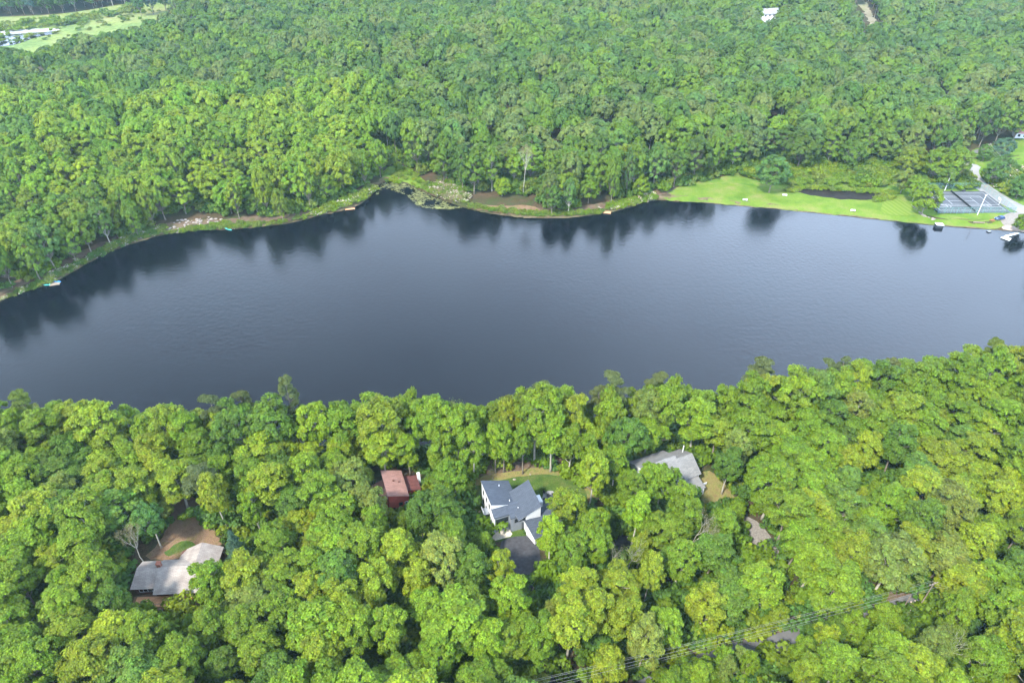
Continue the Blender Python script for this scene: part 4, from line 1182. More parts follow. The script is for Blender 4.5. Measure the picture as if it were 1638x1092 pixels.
def rock_mesh(key, seed):
    r = random.Random(seed)
    import bmesh
    bm = bmesh.new(); bmesh.ops.create_icosphere(bm, subdivisions=2, radius=.5)
    for v in bm.verts:
        v.co *= r.uniform(.8, 1.15); v.co.z *= .65; v.co.x *= 1.2
    me = bpy.data.meshes.new(key); bm.to_mesh(me); bm.free(); me.materials.append(M_ROCK); return me
for i in range(3): SHAPES["rock%d" % i] = (rock_mesh("rock", 40 + i), None)
def rocks(region, n, size, seed, label):
    mass("boulders", ["rock0", "rock1", "rock2"], n, region, size, "T", label, seed, .1)
rocks([(262, 368), (280, 352), (340, 347), (368, 354), (350, 362), (290, 372)], 60, (.5, 1.7), 41, "pale boulders on the bank beside the turquoise boat")
rocks([(110, 425), (200, 382), (262, 362), (250, 376), (180, 398), (120, 430)], 90, (.4, 1.3), 42, "grey boulders along the left bank")
rocks([(690, 308), (712, 294), (740, 310), (745, 326), (715, 320)], 60, (.4, 1.1), 43, "pale stones beside the creek mouth")
rocks([(990, 330), (1010, 322), (1050, 310), (1054, 317), (1020, 328)], 50, (.5, 1.5), 44, "pale boulders at the left end of the dam")
rocks([(508, 340), (560, 318), (590, 306), (590, 314), (540, 336)], 70, (.4, 1.2), 45, "grey boulders by the orange kayak")
rocks([(1476, 346), (1500, 351), (1490, 352), (1456, 330), (1460, 328)], 24, (.5, 1.4), 46, "boulders lining the slope under the court trees")
rocks([(1495, 301), (1580, 300), (1580, 298), (1500, 298)], 20, (.6, 1.4), 47, "rocks behind the court fence")

# lily pads: small floating discs at the creek mouth
def pads():
    gg = np.random.default_rng(3); mb = MB()
    P = to_ground([(600, 312), (612, 293), (640, 291), (662, 300), (700, 318), (740, 332), (720, 335), (690, 334), (668, 330), (650, 312), (625, 304)])
    Q = to_ground([(640, 300), (700, 334), (740, 336), (690, 310)])
    k = 0
    while k < 1500:
        x, y = gg.uniform(P[:, 0].min(), P[:, 0].max()), gg.uniform(P[:, 1].min(), P[:, 1].max())
        if not in_poly(np.array([x]), np.array([y]), P)[0]: continue
        if math.sin(x * .5) + math.cos(y * .45) + gg.normal() * .6 < -.3: continue
        s = gg.uniform(.12, .4); a0 = gg.uniform(0, 6)
        mb.poly([(x + math.cos(a0 + 2 * PI * i / 6) * s * 1.5, y + math.sin(a0 + 2 * PI * i / 6) * s, .015 + .001 * (k % 9)) for i in range(6)]); k += 1
    o = mb.obj("lily_pads", mat("lily_pad", (.035, .035, .02), .6, .3, noise=(.4, .6, (.11, .12, .04))))
    tag(o, "brown and olive lily pads floating at the creek mouth", None, kind='stuff')
pads()

# ---------------------------------------------------------------- buildings
def frame(ang):
    ca, sa = math.cos(ang), math.sin(ang)
    return lambda x, y, z: (ca * x - sa * y, sa * x + ca * y, z)
def expand(pts, o):
    """widen a planar roof polygon horizontally by o, keeping its plane"""
    P = [Vector(p) for p in pts]; c = sum(P, Vector()) / len(P)
    n = (P[1] - P[0]).cross(P[2] - P[0])
    out = []
    k = len(P)
    for i in range(k):
        a, b, d = P[i - 1], P[i], P[(i + 1) % k]
        e1 = (b - a); e1.z = 0; e1.normalize(); e2 = (d - b); e2.z = 0; e2.normalize()
        n1, n2 = Vector((e1.y, -e1.x, 0)), Vector((e2.y, -e2.x, 0))
        m = n1 + n2; m = m / max(.3, m.length_squared) * 2 if m.length > 0 else n1
        m *= .5 * 2 / 2
        q = b + m * o
        q.z = c.z - (n.x * (q.x - c.x) + n.y * (q.y - c.y)) / n.z
        out.append(q)
    return out
def roof_plane(h, f, pts, rm, fm, over=.35, th=.22):
    """pts ccw from above in frame coordinates"""
    P = [f(*p) for p in pts]
    if over: P = expand(P, over)
    r = MB().slab([(p[0], p[1], p[2] + th) for p in P], .07).obj("roof", rm, h)
    Q = expand(P, -.04)
    MB().slab([(p[0], p[1], p[2] + th - .072) for p in Q], th - .072).obj("fascia", fm, h)
    return r
def walls(h, f, pts, wm, zb=-.5, name="wall"):
    return MB().prism([f(*p) for p in pts], zb).obj(name, wm, h)
def window(h, f, a, b, z0, z1, fm=None, name="window", panes=1, proud=.06, gm=None):
    """on the wall running a->b (frame xy); outward is to the right of a->b"""
    ax, ay = a; bx, by = b
    L = math.hypot(bx - ax, by - ay); ux, uy = (bx - ax) / L, (by - ay) / L; nx, ny = uy, -ux
    def pt(s, o, z): return f(ax + ux * s + nx * o, ay + uy * s + ny * o, z)
    def bx_(mb, s0, s1, z0, z1, o0, o1): mb.hexa([pt(s0, o1, z0), pt(s1, o1, z0), pt(s1, o0, z0), pt(s0, o0, z0), pt(s0, o1, z1), pt(s1, o1, z1), pt(s1, o0, z1), pt(s0, o0, z1)])
    t = .09
    mb = MB()
    bx_(mb, 0, L, z0, z0 + t, -.02, proud); bx_(mb, 0, L, z1 - t, z1, -.02, proud)
    bx_(mb, 0, t, z0 + t, z1 - t, -.02, proud); bx_(mb, L - t, L, z0 + t, z1 - t, -.02, proud)
    for i in range(1, panes): bx_(mb, L * i / panes - .04, L * i / panes + .04, z0 + t, z1 - t, -.02, proud)
    w = mb.obj(name, fm or M_WHITE, h)
    for i in range(panes):
        g = MB(); bx_(g, t + (L - 2 * t) * i / panes + .02, t + (L - 2 * t) * (i + 1) / panes - .02, z0 + t + .004, z1 - t - .004, -.01, proud * .4); g.obj("pane", gm or M_GLASS, w)
    return w
def box_part(h, f, name, m, x0, x1, y0, y1, z0, z1):
    return MB().hexa([f(*p) for p in [(x0, y0, z0), (x1, y0, z0), (x1, y1, z0), (x0, y1, z0), (x0, y0, z1), (x1, y0, z1), (x1, y1, z1), (x0, y1, z1)]]).obj(name, m, h)
def gable(h, f, x0, x1, y0, y1, ze, zr, wm, rm, fm, axis='x', over=.4, zb=-.5, ends=True):
    """axis = ridge direction"""
    if axis == 'x':
        ym = (y0 + y1) / 2
        walls(h, f, [(x0, y0, ze), (x1, y0, ze), (x1, y1, ze), (x0, y1, ze)], wm, zb)
        for x, s in ((x0, .02), (x1, -.02)):
            MB().hexa([f(x + s, y0, ze), f(x + s * 4, y0, ze), f(x + s * 4, y1, ze), f(x + s, y1, ze), f(x + s, ym - .05, zr), f(x + s * 4, ym - .05, zr), f(x + s * 4, ym + .05, zr), f(x + s, ym + .05, zr)]).obj("gable_wall", wm, h)
        roof_ext(h, f, [(x0 - over, y0 - over, ze - over * (zr - ze) / (ym - y0)), (x1 + over, y0 - over, ze - over * (zr - ze) / (ym - y0)), (x1 + over, ym, zr), (x0 - over, ym, zr)], rm, fm)
        roof_ext(h, f, [(x0 - over, ym, zr), (x1 + over, ym, zr), (x1 + over, y1 + over, ze - over * (zr - ze) / (ym - y0)), (x0 - over, y1 + over, ze - over * (zr - ze) / (ym - y0))], rm, fm)
    else:
        f2 = lambda x, y, z: f(-y, x, z)
        gable(h, f2, y0, y1, -x1, -x0, ze, zr, wm, rm, fm, 'x', over, zb)
def roof_ext(h, f, pts, rm, fm): return roof_plane(h, f, pts, rm, fm, 0.0)

# 1. dark-roofed modern house
def modern_house():
    gz = 4.2; h = root("modern_house", "white modern house with dark butterfly roofs, wide garage wing and black driveway", "house", (-5.2, 113.3, gz))
    A = math.radians(19.9); f = frame(A)
    RM = shingle("slate_shingles", (.062, .075, .098), ang=A, streak=(.86, .86, .9)); z = lambda v: v - gz
    # west block
    walls(h, f, [(0, 0, z(12.7)), (7.4, 0, z(9.9)), (7.4, 8.3, z(9.9)), (0, 8.3, z(12.7))], M_WHITE)
    roof_plane(h, f, [(0, 0, z(12.7)), (7.4, 0, z(9.9)), (7.4, 8.3, z(9.9)), (0, 8.3, z(12.7))], RM, M_WHITE, .35)
    # east block, tilted the other way
    p = [(5.6, -4.9, z(10.05)), (11.5, -4.9, z(13.0)), (11.5, 4.1, z(13.0)), (5.6, 4.1, z(10.05))]
    walls(h, f, [(7.6, -4.9, z(11.05)), (11.5, -4.9, z(13.0)), (11.5, 4.1, z(13.0)), (7.6, 4.1, z(11.05))], M_WHITE)
    roof_plane(h, f, p, RM, M_WHITE, .3)
    # front lean-to, stepped
    p = [(0, -2.2, z(10.0)), (4.0, -2.2, z(10.0)), (4.0, .1, z(10.9)), (0, .1, z(10.9))]
    walls(h, f, p, M_GREYSID); roof_plane(h, f, p, RM, M_DARK, .3)
    p = [(4.01, -3.4, z(9.6)), (8.9, -3.4, z(9.6)), (8.9, .1, z(11.0)), (4.01, .1, z(11.0))]
    walls(h, f, p, M_GREYSID); roof_plane(h, f, p, RM, M_DARK, .3)
    box_part(h, f, "white_pier", M_WHITE, -.06, .12, -2.35, -.1, -.3, z(9.9))
    # windows on the west wall
    for y0 in (1.4, 3.6, 6.2):
        window(h, f, (0, y0 + .9), (0, y0), z(9.3), z(11.0), M_DARK)
        window(h, f, (0, y0 + 1.1), (0, y0), z(5.4), z(7.4), M_DARK)
    window(h, f, (.35, -2.2), (3.7, -2.2), z(5.0), z(7.2), M_DARK, panes=3)
    window(h, f, (.35, -2.2), (3.7, -2.2), z(7.5), z(9.3), M_DARK, panes=3)
    window(h, f, (5.0, -3.4), (7.9, -3.4), z(7.6), z(9.0), M_DARK, panes=3)
    window(h, f, (11.5, -3.0), (11.5, -1.2), z(9.6), z(11.4), M_DARK)
    window(h, f, (11.5, 1.0), (11.5, 3.0), z(5.0), z(7.2), M_DARK, panes=2)
    # chimney box on the east side
    box_part(h, f, "chimney", M_WHITE, 11.6, 13.5, -1.6, .9, -.3, z(10.4))
    for x, y, zz in ((4.2, 6.4, 11.3), (5.2, 1.0, 11.0), (6.6, -1.6, 10.5)):
        MB().tube([f(x, y, z(zz) - .1), f(x, y, z(zz) + .55)], [.1, .1], 8).obj("vent_pipe", M_WHITE, h)
    # deck pieces on the west side
    box_part(h, f, "balcony", M_GREYSID, -1.5, -.03, 2.0, 4.2, z(6.9), z(7.1))
    box_part(h, f, "balcony_rail", M_WHITE, -1.5, -1.42, 2.0, 4.2, z(7.1), z(8.0))
    # garage wing, gable turned 45 degrees
    ox, oy = 3.2 + 5.2, 110.7 - 113.3
    B = math.radians(34)
    cb, sb = math.cos(B), math.sin(B)
    # u = along the ridge (away), v = across (to the right, toward the camera)
    def f2(u, v, zv): return (ox + cb * u + sb * v, oy + sb * u - cb * v, zv)
    ze, zr = z(7.3), z(9.3)
    def g(x, y, zv): return f2(y, x, zv)       # mirrored frame -> reversed winding, so list points clockwise
    L, Wl, Wr, rec = 13.0, 4.2, 4.5, 3.0
    slope = (zr - ze) / 3.8
    roofl = [(0, 0, zr), (L, 0, zr), (L, -Wl, ze), (0, -Wl, ze)]
    roofr = [(0, Wr, zr - slope * Wr), (L, Wr, zr - slope * Wr), (L, 0, zr), (0, 0, zr)]
    for pts in (roofl, roofr):
        q = [f2(*p) for p in pts]
        if (Vector(q[1]) - Vector(q[0])).cross(Vector(q[2]) - Vector(q[0])).z < 0: q = q[::-1]
        MB().slab([(p[0], p[1], p[2] + .22) for p in q], .07).obj("roof", RM, h)
        MB().slab([(p[0], p[1], p[2] + .147) for p in expand(q, -.04)], .147).obj("fascia", M_WHITE, h)
    def wal(u0, u1, v0, v1, zt, m, nm="wall", zb=-.4):
        q = [f2(u0, v0, 0), f2(u0, v1, 0), f2(u1, v1, 0), f2(u1, v0, 0)]
        if (Vector(q[1]) - Vector(q[0])).cross(Vector(q[2]) - Vector(q[0])).z < 0: q = q[::-1]
        return MB().hexa([(p[0], p[1], zb) for p in q] + [(p[0], p[1], zt) for p in q]).obj(nm, m, h)
    wal(rec, L - .3, -Wl + .4, .2, ze, M_GREYSID)
    wal(.4, L - .3, .25, Wr - .45, zr - slope * Wr - .05, M_OFFWHITE)
    wal(.15, rec - .05, -Wl + .2, .2, .12, M_CONC, "porch_floor", -.3)
    for v in (-Wl + .35, -1.6): wal(.25, .45, v, v + .2, ze, M_DARK if v > -2 else M_WHITE, "porch_post")
    wal(rec - .08, rec - .02, -2.9, -1.9, z(6.5), M_DARK, "door")
    wal(rec - .1, rec - .02, -1.5, -.3, z(6.3), M_GLASS, "window")
    # garage doors facing the drive
    for u0 in (1.2, 5.0):
        d = wal(u0, u0 + 3.0, Wr - .44, Wr - .36, z(6.5), M_WHITE, "garage_door")
    wal(9.0, 10.2, Wr - .44, Wr - .37, z(6.4), M_GLASS, "window")
    # upper terrace between the wings
    return h
modern_house()

# 2. brown-roofed ranch house
def ranch():
    gz = 4.2; h = root("ranch_house", "low house with pale brown shingle roof and small brick chimney in the left clearing", "house", (-84.3, 97.5, gz))
    A = math.radians(3); f = frame(A); z = lambda v: v - gz
    RM = shingle("brown_shingles", (.29, .262, .24), ang=A, var=.10, streak=(.72, .68, .68))
    # left bay (set back) and right bay
    walls(h, f, [(-5.2, -3.6, z(7.05)), (0, -3.6, z(7.05)), (0, 0, z(8.9)), (-5.2, 0, z(8.9))], M_BROWNSID)
    walls(h, f, [(-5.2, .003, z(8.9)), (0, .003, z(8.9)), (0, 2.3, z(8.0)), (-5.2, 2.3, z(8.0))], M_BROWNSID)
    roof_plane(h, f, [(-5.7, -4.2, z(6.75)), (0, -4.2, z(6.75)), (0, 0, z(9.0)), (-5.0, 0, z(9.0))], RM, M_BROWNSID, 0)
    roof_plane(h, f, [(-5.0, 0, z(9.0)), (0, 0, z(9.0)), (0, 2.7, z(7.9)), (-5.0, 2.7, z(7.9))], RM, M_BROWNSID, 0)
    walls(h, f, [(.01, -4.6, z(6.95)), (10.4, -4.6, z(6.95)), (10.4, 0, z(9.1)), (.01, 0, z(9.1))], M_BROWNSID)
    walls(h, f, [(.01, .003, z(9.1)), (10.4, .003, z(9.1)), (10.4, 2.3, z(8.1)), (.01, 2.3, z(8.1))], M_BROWNSID)
    roof_plane(h, f, [(.01, -5.7, z(6.55)), (10.8, -5.7, z(6.55)), (10.8, 0, z(9.15)), (.01, 0, z(9.15))], RM, M_BROWNSID, 0)
    roof_plane(h, f, [(.01, 0, z(9.15)), (10.8, 0, z(9.15)), (10.8, 2.8, z(8.0)), (.01, 2.8, z(8.0))], RM, M_BROWNSID, 0)
    # wing with hipped end
    walls(h, f, [(4.0, 1.0, z(7.4)), (12.6, 1.0, z(7.4)), (12.6, 6.2, z(7.4)), (4.0, 6.2, z(7.4))], M_BROWNSID)
    r0, r1 = (8.6, .4, z(9.2)), (8.4, 6.5, z(9.3))
    roof_plane(h, f, [(3.4, .4, z(7.35)), r0, r1, (3.4, 5.6, z(7.35))], RM, M_BROWNSID, 0)
    roof_plane(h, f, [r0, (13.2, 1.0, z(7.3)), (13.2, 6.4, z(7.3)), r1], RM, M_BROWNSID, 0)
    c = box_part(h, f, "chimney", M_BRICK, -.2, .7, -.1, .8, z(8.4), z(10.4))
    MB().hexa([f(*p) for p in [(-.3, -.2, z(10.4)), (.8, -.2, z(10.4)), (.8, .9, z(10.4)), (-.3, .9, z(10.4)), (-.3, -.2, z(10.5)), (.8, -.2, z(10.5)), (.8, .9, z(10.5)), (-.3, .9, z(10.5))]]).obj("chimney_cap", M_BRICK, c)
    window(h, f, (-4.2, -3.6), (-1.2, -3.6), z(5.0), z(6.5), M_WHITE, panes=3)
    for x0, x1, n in ((1.0, 2.6, 2), (3.4, 5.6, 3), (7.0, 8.6, 2)): window(h, f, (x0, -4.6), (x1, -4.6), z(4.9), z(6.4), M_DARK, panes=n)
    box_part(h, f, "deck", M_ORANGEWOOD, -4.6, 8.5, -7.4, -4.65, .15, .35)
    for x in np.linspace(0.2, 8.4, 6): box_part(h, f, "deck_post", M_WOOD, x, x + .1, -7.38, -7.28, .35, 1.25)
    box_part(h, f, "deck_rail", M_WOOD, .2, 8.5, -7.38, -7.28, 1.26, 1.34)
ranch()

# 3. red house
def red_house():
    gz = 4.2; h = root("red_house", "red house with tilted pinkish-red shed roof half hidden by trees", "house", (-32.0, 116.8, gz))
    A = math.radians(20); f = frame(A); z = lambda v: v - gz
    RM = shingle("red_shingles", (.28, .155, .13), ang=A, streak=(.8, .78, .76)); RD = shingle("dark_red_shingles", (.13, .05, .045), ang=A)
    p = [(0, 0, z(11.9)), (5.2, 0, z(9.9)), (5.2, 9.2, z(9.9)), (0, 9.2, z(11.9))]
    walls(h, f, p, M_RED); roof_plane(h, f, p, RM, M_RED, .3)
    p = [(-4.2, 1.2, z(7.9)), (-.02, 1.2, z(9.6)), (-.02, 8.0, z(9.6)), (-4.2, 8.0, z(7.9))]
    walls(h, f, p, M_RED); roof_plane(h, f, p, RM, M_RED, .28)
    p = [(5.25, 3.2, z(8.6)), (9.0, 3.2, z(7.6)), (9.0, 8.2, z(7.6)), (5.25, 8.2, z(8.6))]
    walls(h, f, p, M_RED); roof_plane(h, f, p, RD, M_BROWNSID, .3)
    window(h, f, (2.4, 0), (3.5, 0), z(7.2), z(8.4), M_DARK); window(h, f, (.5, 0), (1.4, 0), z(4.8), z(7.0), M_DARK)
    window(h, f, (4.0, 0), (4.8, 0), z(7.2), z(8.2), M_WHITE)
    window(h, f, (-3.4, 1.2), (-2.2, 1.2), z(5.2), z(6.9), M_DARK)
    box_part(h, f, "chimney", M_OFFWHITE, 9.1, 9.9, 6.6, 7.6, -.2, z(9.6))
    for x, y, zz in ((2.2, 5.2, 11.2), (3.6, 4.8, 10.6)): box_part(h, f, "roof_vent", M_BROWNSID, x, x + .4, y, y + .4, z(zz) - .2, z(zz) + .3)
red_house()

# 4. grey-roofed white house
def grey_house():
    gz = 4.2; h = root("grey_roofed_house", "white house with stepped grey gable roofs, right of the dark-roofed house", "house", (44.5, 130.8, gz))
    A = math.radians(23.7); f = frame(A); z = lambda v: v - gz
    RM = shingle("grey_shingles", (.19, .19, .19), ang=A, streak=(.8, .8, .8))
    gable(h, f, -10.5, 0, -5.0, 5.0, z(9.1), z(12.0), M_WHITE, RM, M_WHITE)
    gable(h, f, .5, 5.0, -5.6, 3.8, z(8.7), z(11.6), M_WHITE, RM, M_WHITE)
    p = [(-2.0, -9.3, z(7.0)), (4.4, -9.3, z(7.0)), (4.4, -5.65, z(7.8)), (-2.0, -5.65, z(7.8))]
    walls(h, f, p, M_WHITE); roof_plane(h, f, p, RM, M_WHITE, .35)
    for x in (1.2, 3.2): window(h, f, (x, -5.6), (x + 1.0, -5.6), z(7.9), z(8.6), M_DARK)
    for x in (-8.5, -5.5, -2.6): window(h, f, (x, -5.0), (x + 1.1, -5.0), z(7.2), z(8.6), M_DARK)
    for x in (-1.2, 2.0): window(h, f, (x, -9.3), (x + 1.4, -9.3), z(4.9), z(6.4), M_DARK, panes=2)
    MB().tube([f(4.4, 1.8, z(9.5)), f(4.4, 1.8, z(12.6))], [.14, .14], 8).obj("flue_pipe", M_WHITE, h)
    box_part(h, f, "porch_rail", M_WHITE, 5.3, 7.2, -7.0, -6.9, .4, 1.3)
grey_house()

# 5. pink-roofed house beyond the road, 6. distant white roof
def far_house():
    p = W(1632, 232, 1.6); h = root("pink_roofed_house", "small white house with pink roof at the right frame edge beyond the road", "house", (p.x, p.y, hz(p.x, p.y)))
    f = frame(math.radians(-24)); RM = shingle("pink_shingles", (.50, .25, .24), ang=-.42)
    gable(h, f, -5.5, 9, -4.2, 4.2, 3.0, 5.4, M_WHITE, RM, M_WHITE)
    for x in (-4.2, -1.4, 2.0, 5.0): window(h, f, (x, -4.2), (x + 1.2, -4.2), 1.1, 2.4, M_DARK)
    box_part(h, f, "porch", M_WHITE, -1.0, 3.6, -6.0, -4.25, -.2, .5)
    p = W(1226, 38, 8); h = root("white_roofed_house", "distant house with pale roof showing above the forest near the top edge", "house", (p.x, p.y, hz(p.x, p.y)))
    f = frame(math.radians(12)); gable(h, f, -8, 8, -5, 5, 11.5, 15.0, M_OFFWHITE, shingle("white_shingles", (.26, .27, .28), ang=.2), M_WHITE)
    for x in (-6, -2, 2, 5): window(h, f, (x, -5), (x + 1.4, -5), 9.5, 11.0, M_DARK)
far_house()

# ---------------------------------------------------------------- stones along the driveway, patio set, rails
SIZES = [(869, 913, 1.3), (864, 920, 1.1), (858, 932, 1.9), (855.5, 941, 1.5), (854, 949, 1.4), (854, 957, 1.2), (858, 982, 1.0)]
BL = ["smallest tan boulder at the upper end of the driveway stones", "tan boulder below the topmost driveway stone", "largest grey boulder in the row beside the driveway", "pale tan boulder just below the largest driveway stone",
      "grey boulder fifth from the top beside the driveway", "lowest boulder of the driveway row touching the trees", "lone orange-tan stone below the driveway row"]
for i, (px, py, s) in enumerate(SIZES):
    p = G(px, py); o = link("boulder", SHAPES["rock%d" % (i % 3)][0], None, (p.x, p.y, p.z + .15), i * 1.3); o.scale = (s, s * .85, s)
    tag(o, BL[i], "boulder", "boulders beside the black driveway")
for i, (px, py, s, lab) in enumerate([(823, 767, .8, "pale stone in the dry grass directly behind the dark-roofed house"), (788, 765, .5, "small pale stone in the dry grass left behind the dark-roofed house"), (848, 759, .5, "small pale stone further right in the lawn behind the dark-roofed house"),
                               (752, 823, 1.1, "white stone on the lawn below the gravel path"), (753, 756, 1.3, "grey boulder at the wood's edge left behind the dark-roofed house"), (886, 752, 1.1, "pale boulder at the wood's edge behind the lawn"), (905, 756, .9, "grey stone at the wood's edge right behind the lawn")]):
    p = G(px, py); o = link("stone", SHAPES["rock%d" % (i % 3)][0], None, (p.x, p.y, p.z + .1), i * 1.1); o.scale = (s, s * .8, s)
    tag(o, lab, "stone", "stones on the lawn of the dark-roofed house")
# patio slab and dark chairs
f = frame(math.radians(20)); pc = G(880, 803)
px_sheet("patio", [(866, 792), (880, 783), (893, 792), (893, 812), (880, 822), (868, 818)], mat("patio_stone", (.22, .22, .23), .8, .2, noise=(3, .15)), .22, 1.2, 0)
def chair(px, py, rz, lab):
    p = G(px, py); o = root("patio_chair", lab, "chair", (p.x, p.y, p.z + .24), rz, "dark chairs on the patio")
    MB().box(-.3, .3, -.3, .3, .38, .46).obj("seat", M_DARK, o); MB().box(-.3, .3, .26, .34, .462, 1.0).obj("backrest", M_DARK, o)
    for x in (-.27, .21):
        for y in (-.27, .21): MB().box(x, x + .06, y, y + .06, 0, .378).obj("leg", M_DARK, o)
for i, (px, py, lab) in enumerate([(870, 790, "dark patio chair closest behind the white chimney box"), (876, 793, "dark patio chair at the top of the patio"), (884, 792, "dark patio chair at the patio's upper right"),
                                   (886, 798, "dark patio chair at the patio's right edge"), (871, 802, "dark patio chair beside the lower chimney box corner"), (881, 804, "dark patio chair in the middle of the patio"), (886, 811, "dark patio chair lowest on the patio")]):
    chair(px, py, i * 1.7, lab)
t = G(879, 797); tb = root("patio_table", "round dark table among the patio chairs", "table", (t.x, t.y, t.z + .24))
MB().tube([(0, 0, .68), (0, 0, .73)], [.65, .65], 16).obj("table_top", M_DARK, tb); MB().tube([(0, 0, 0), (0, 0, .679)], [.06, .06], 8).obj("leg", M_DARK, tb)
# heat pump by the west wall, utility box
p = G(775, 821); o = root("heat_pump", "black outdoor unit against the west wall of the dark-roofed house", "heat pump", (p.x, p.y, p.z))
MB().box(-.5, .5, -.4, .4, .1, 1.1).obj("casing", M_DARK, o); MB().tube([(0, 0, 1.1), (0, 0, 1.14)], [.33, .33], 12).obj("fan_grille", M_GREYSID, o)
for x in (-.4, .3): MB().box(x, x + .1, -.35, .35, 0, .1).obj("foot", M_DARK, o)

# fallen log on the slope and wooden railing by the side driveway
p, q = G(1003, 861, .5), G(1023, 878, .7)
tag(MB().tube([p, (p + q) / 2 + Vector((0, 0, .08)), q], [.16, .14, .10], 7).obj("fallen_log", M_PALEBARK), "pale fallen trunk lying across the end of the side driveway", "log")
ft = root("driveway_fence", "thin dark post fence along the side driveway", "fence", G(995, 885)[:])
base = G(995, 885)
prev = None
for px, py in [(962, 880), (978, 884), (992, 887), (1006, 889), (1018, 884)]:
    a = G(px, py) - base
    MB().tube([a, a + Vector((0, 0, 1.2))], [.05, .05], 6).obj("post", M_DARK, ft)
    if prev is not None:
        for hh in (.5, 1.05): MB().tube([prev + Vector((0, 0, hh)), a + Vector((0, 0, hh))], [.025, .025], 4).obj("rail", M_DARK, ft)
    prev = a

# ---------------------------------------------------------------- power line over the road
def pole(px, py, H, lab, arm=True, name="utility_pole", r=.15, rz=0.3, grp="utility poles by the near road", m=None):
    p = G(px, py); o = root(name, lab, "utility pole", (p.x, p.y, p.z), rz, grp)
    MB().tube([(0, 0, -.4), (0, 0, H)], [r, r * .7], 8).obj("pole", m or M_WOOD, o)
    if arm:
        MB().box(-1.2, 1.2, -.06, .06, H - .7, H - .55).obj("crossarm", m or M_WOOD, o)
        for x in (-1.1, -.4, .4, 1.1): MB().tube([(x, 0, H - .55), (x, 0, H - .35)], [.05, .04], 6).obj("insulator", M_CONC, o)
    return o, p
po, p1 = pole(1467, 975, 11, "pale utility pole with crossarm carrying the wires over the near road")
po2, p2 = pole(1438.6, 982, 7.5, "shorter utility pole just left of the crossarm pole", arm=False, r=.12)
# next pole is outside the frame at lower left
dirv = Vector((8.7 - 94.7, 68.4 - 89.9, 0)).normalized()
p0 = p1 + dirv * 112
p3 = W(1730, 985, 6)
def wire(a, b, sag, lab, r=.014, grp="wires strung along the near road"):
    pts = [a.lerp(b, i / 24) - Vector((0, 0, sag * 4 * (i / 24) * (1 - i / 24))) for i in range(25)]
    tag(MB().tube(pts, [r] * 25, 4).obj("power_wire", mat("wire", (.28, .28, .29), .5, .4)), lab, "wire", grp)
side = Vector((-dirv.y, dirv.x, 0))
for i, (o_, hh, lab) in enumerate([(-1.0, 10.7, "topmost wire of the near power line"), (-.35, 10.7, "second wire from the top of the near power line"), (.35, 10.7, "third wire from the top of the near power line"), (1.0, 10.0, "fourth wire from the top of the near power line"), (.2, 7.2, "lowest wire of the near power line, over the flowering brush")]):
    a = p1 + side * -o_ + Vector((0, 0, hh)); b = p0 + side * -o_ + Vector((0, 0, hh - p0.z + 4 + 2.0))
    wire(a, b, 1.4, lab)
    c = p3 + side * -o_ + Vector((0, 0, hh * .35))
    wire(a, c, .8, ["upper", "second", "third", "fourth", "lowest"][i] + " wire leaving right from the crossarm pole")

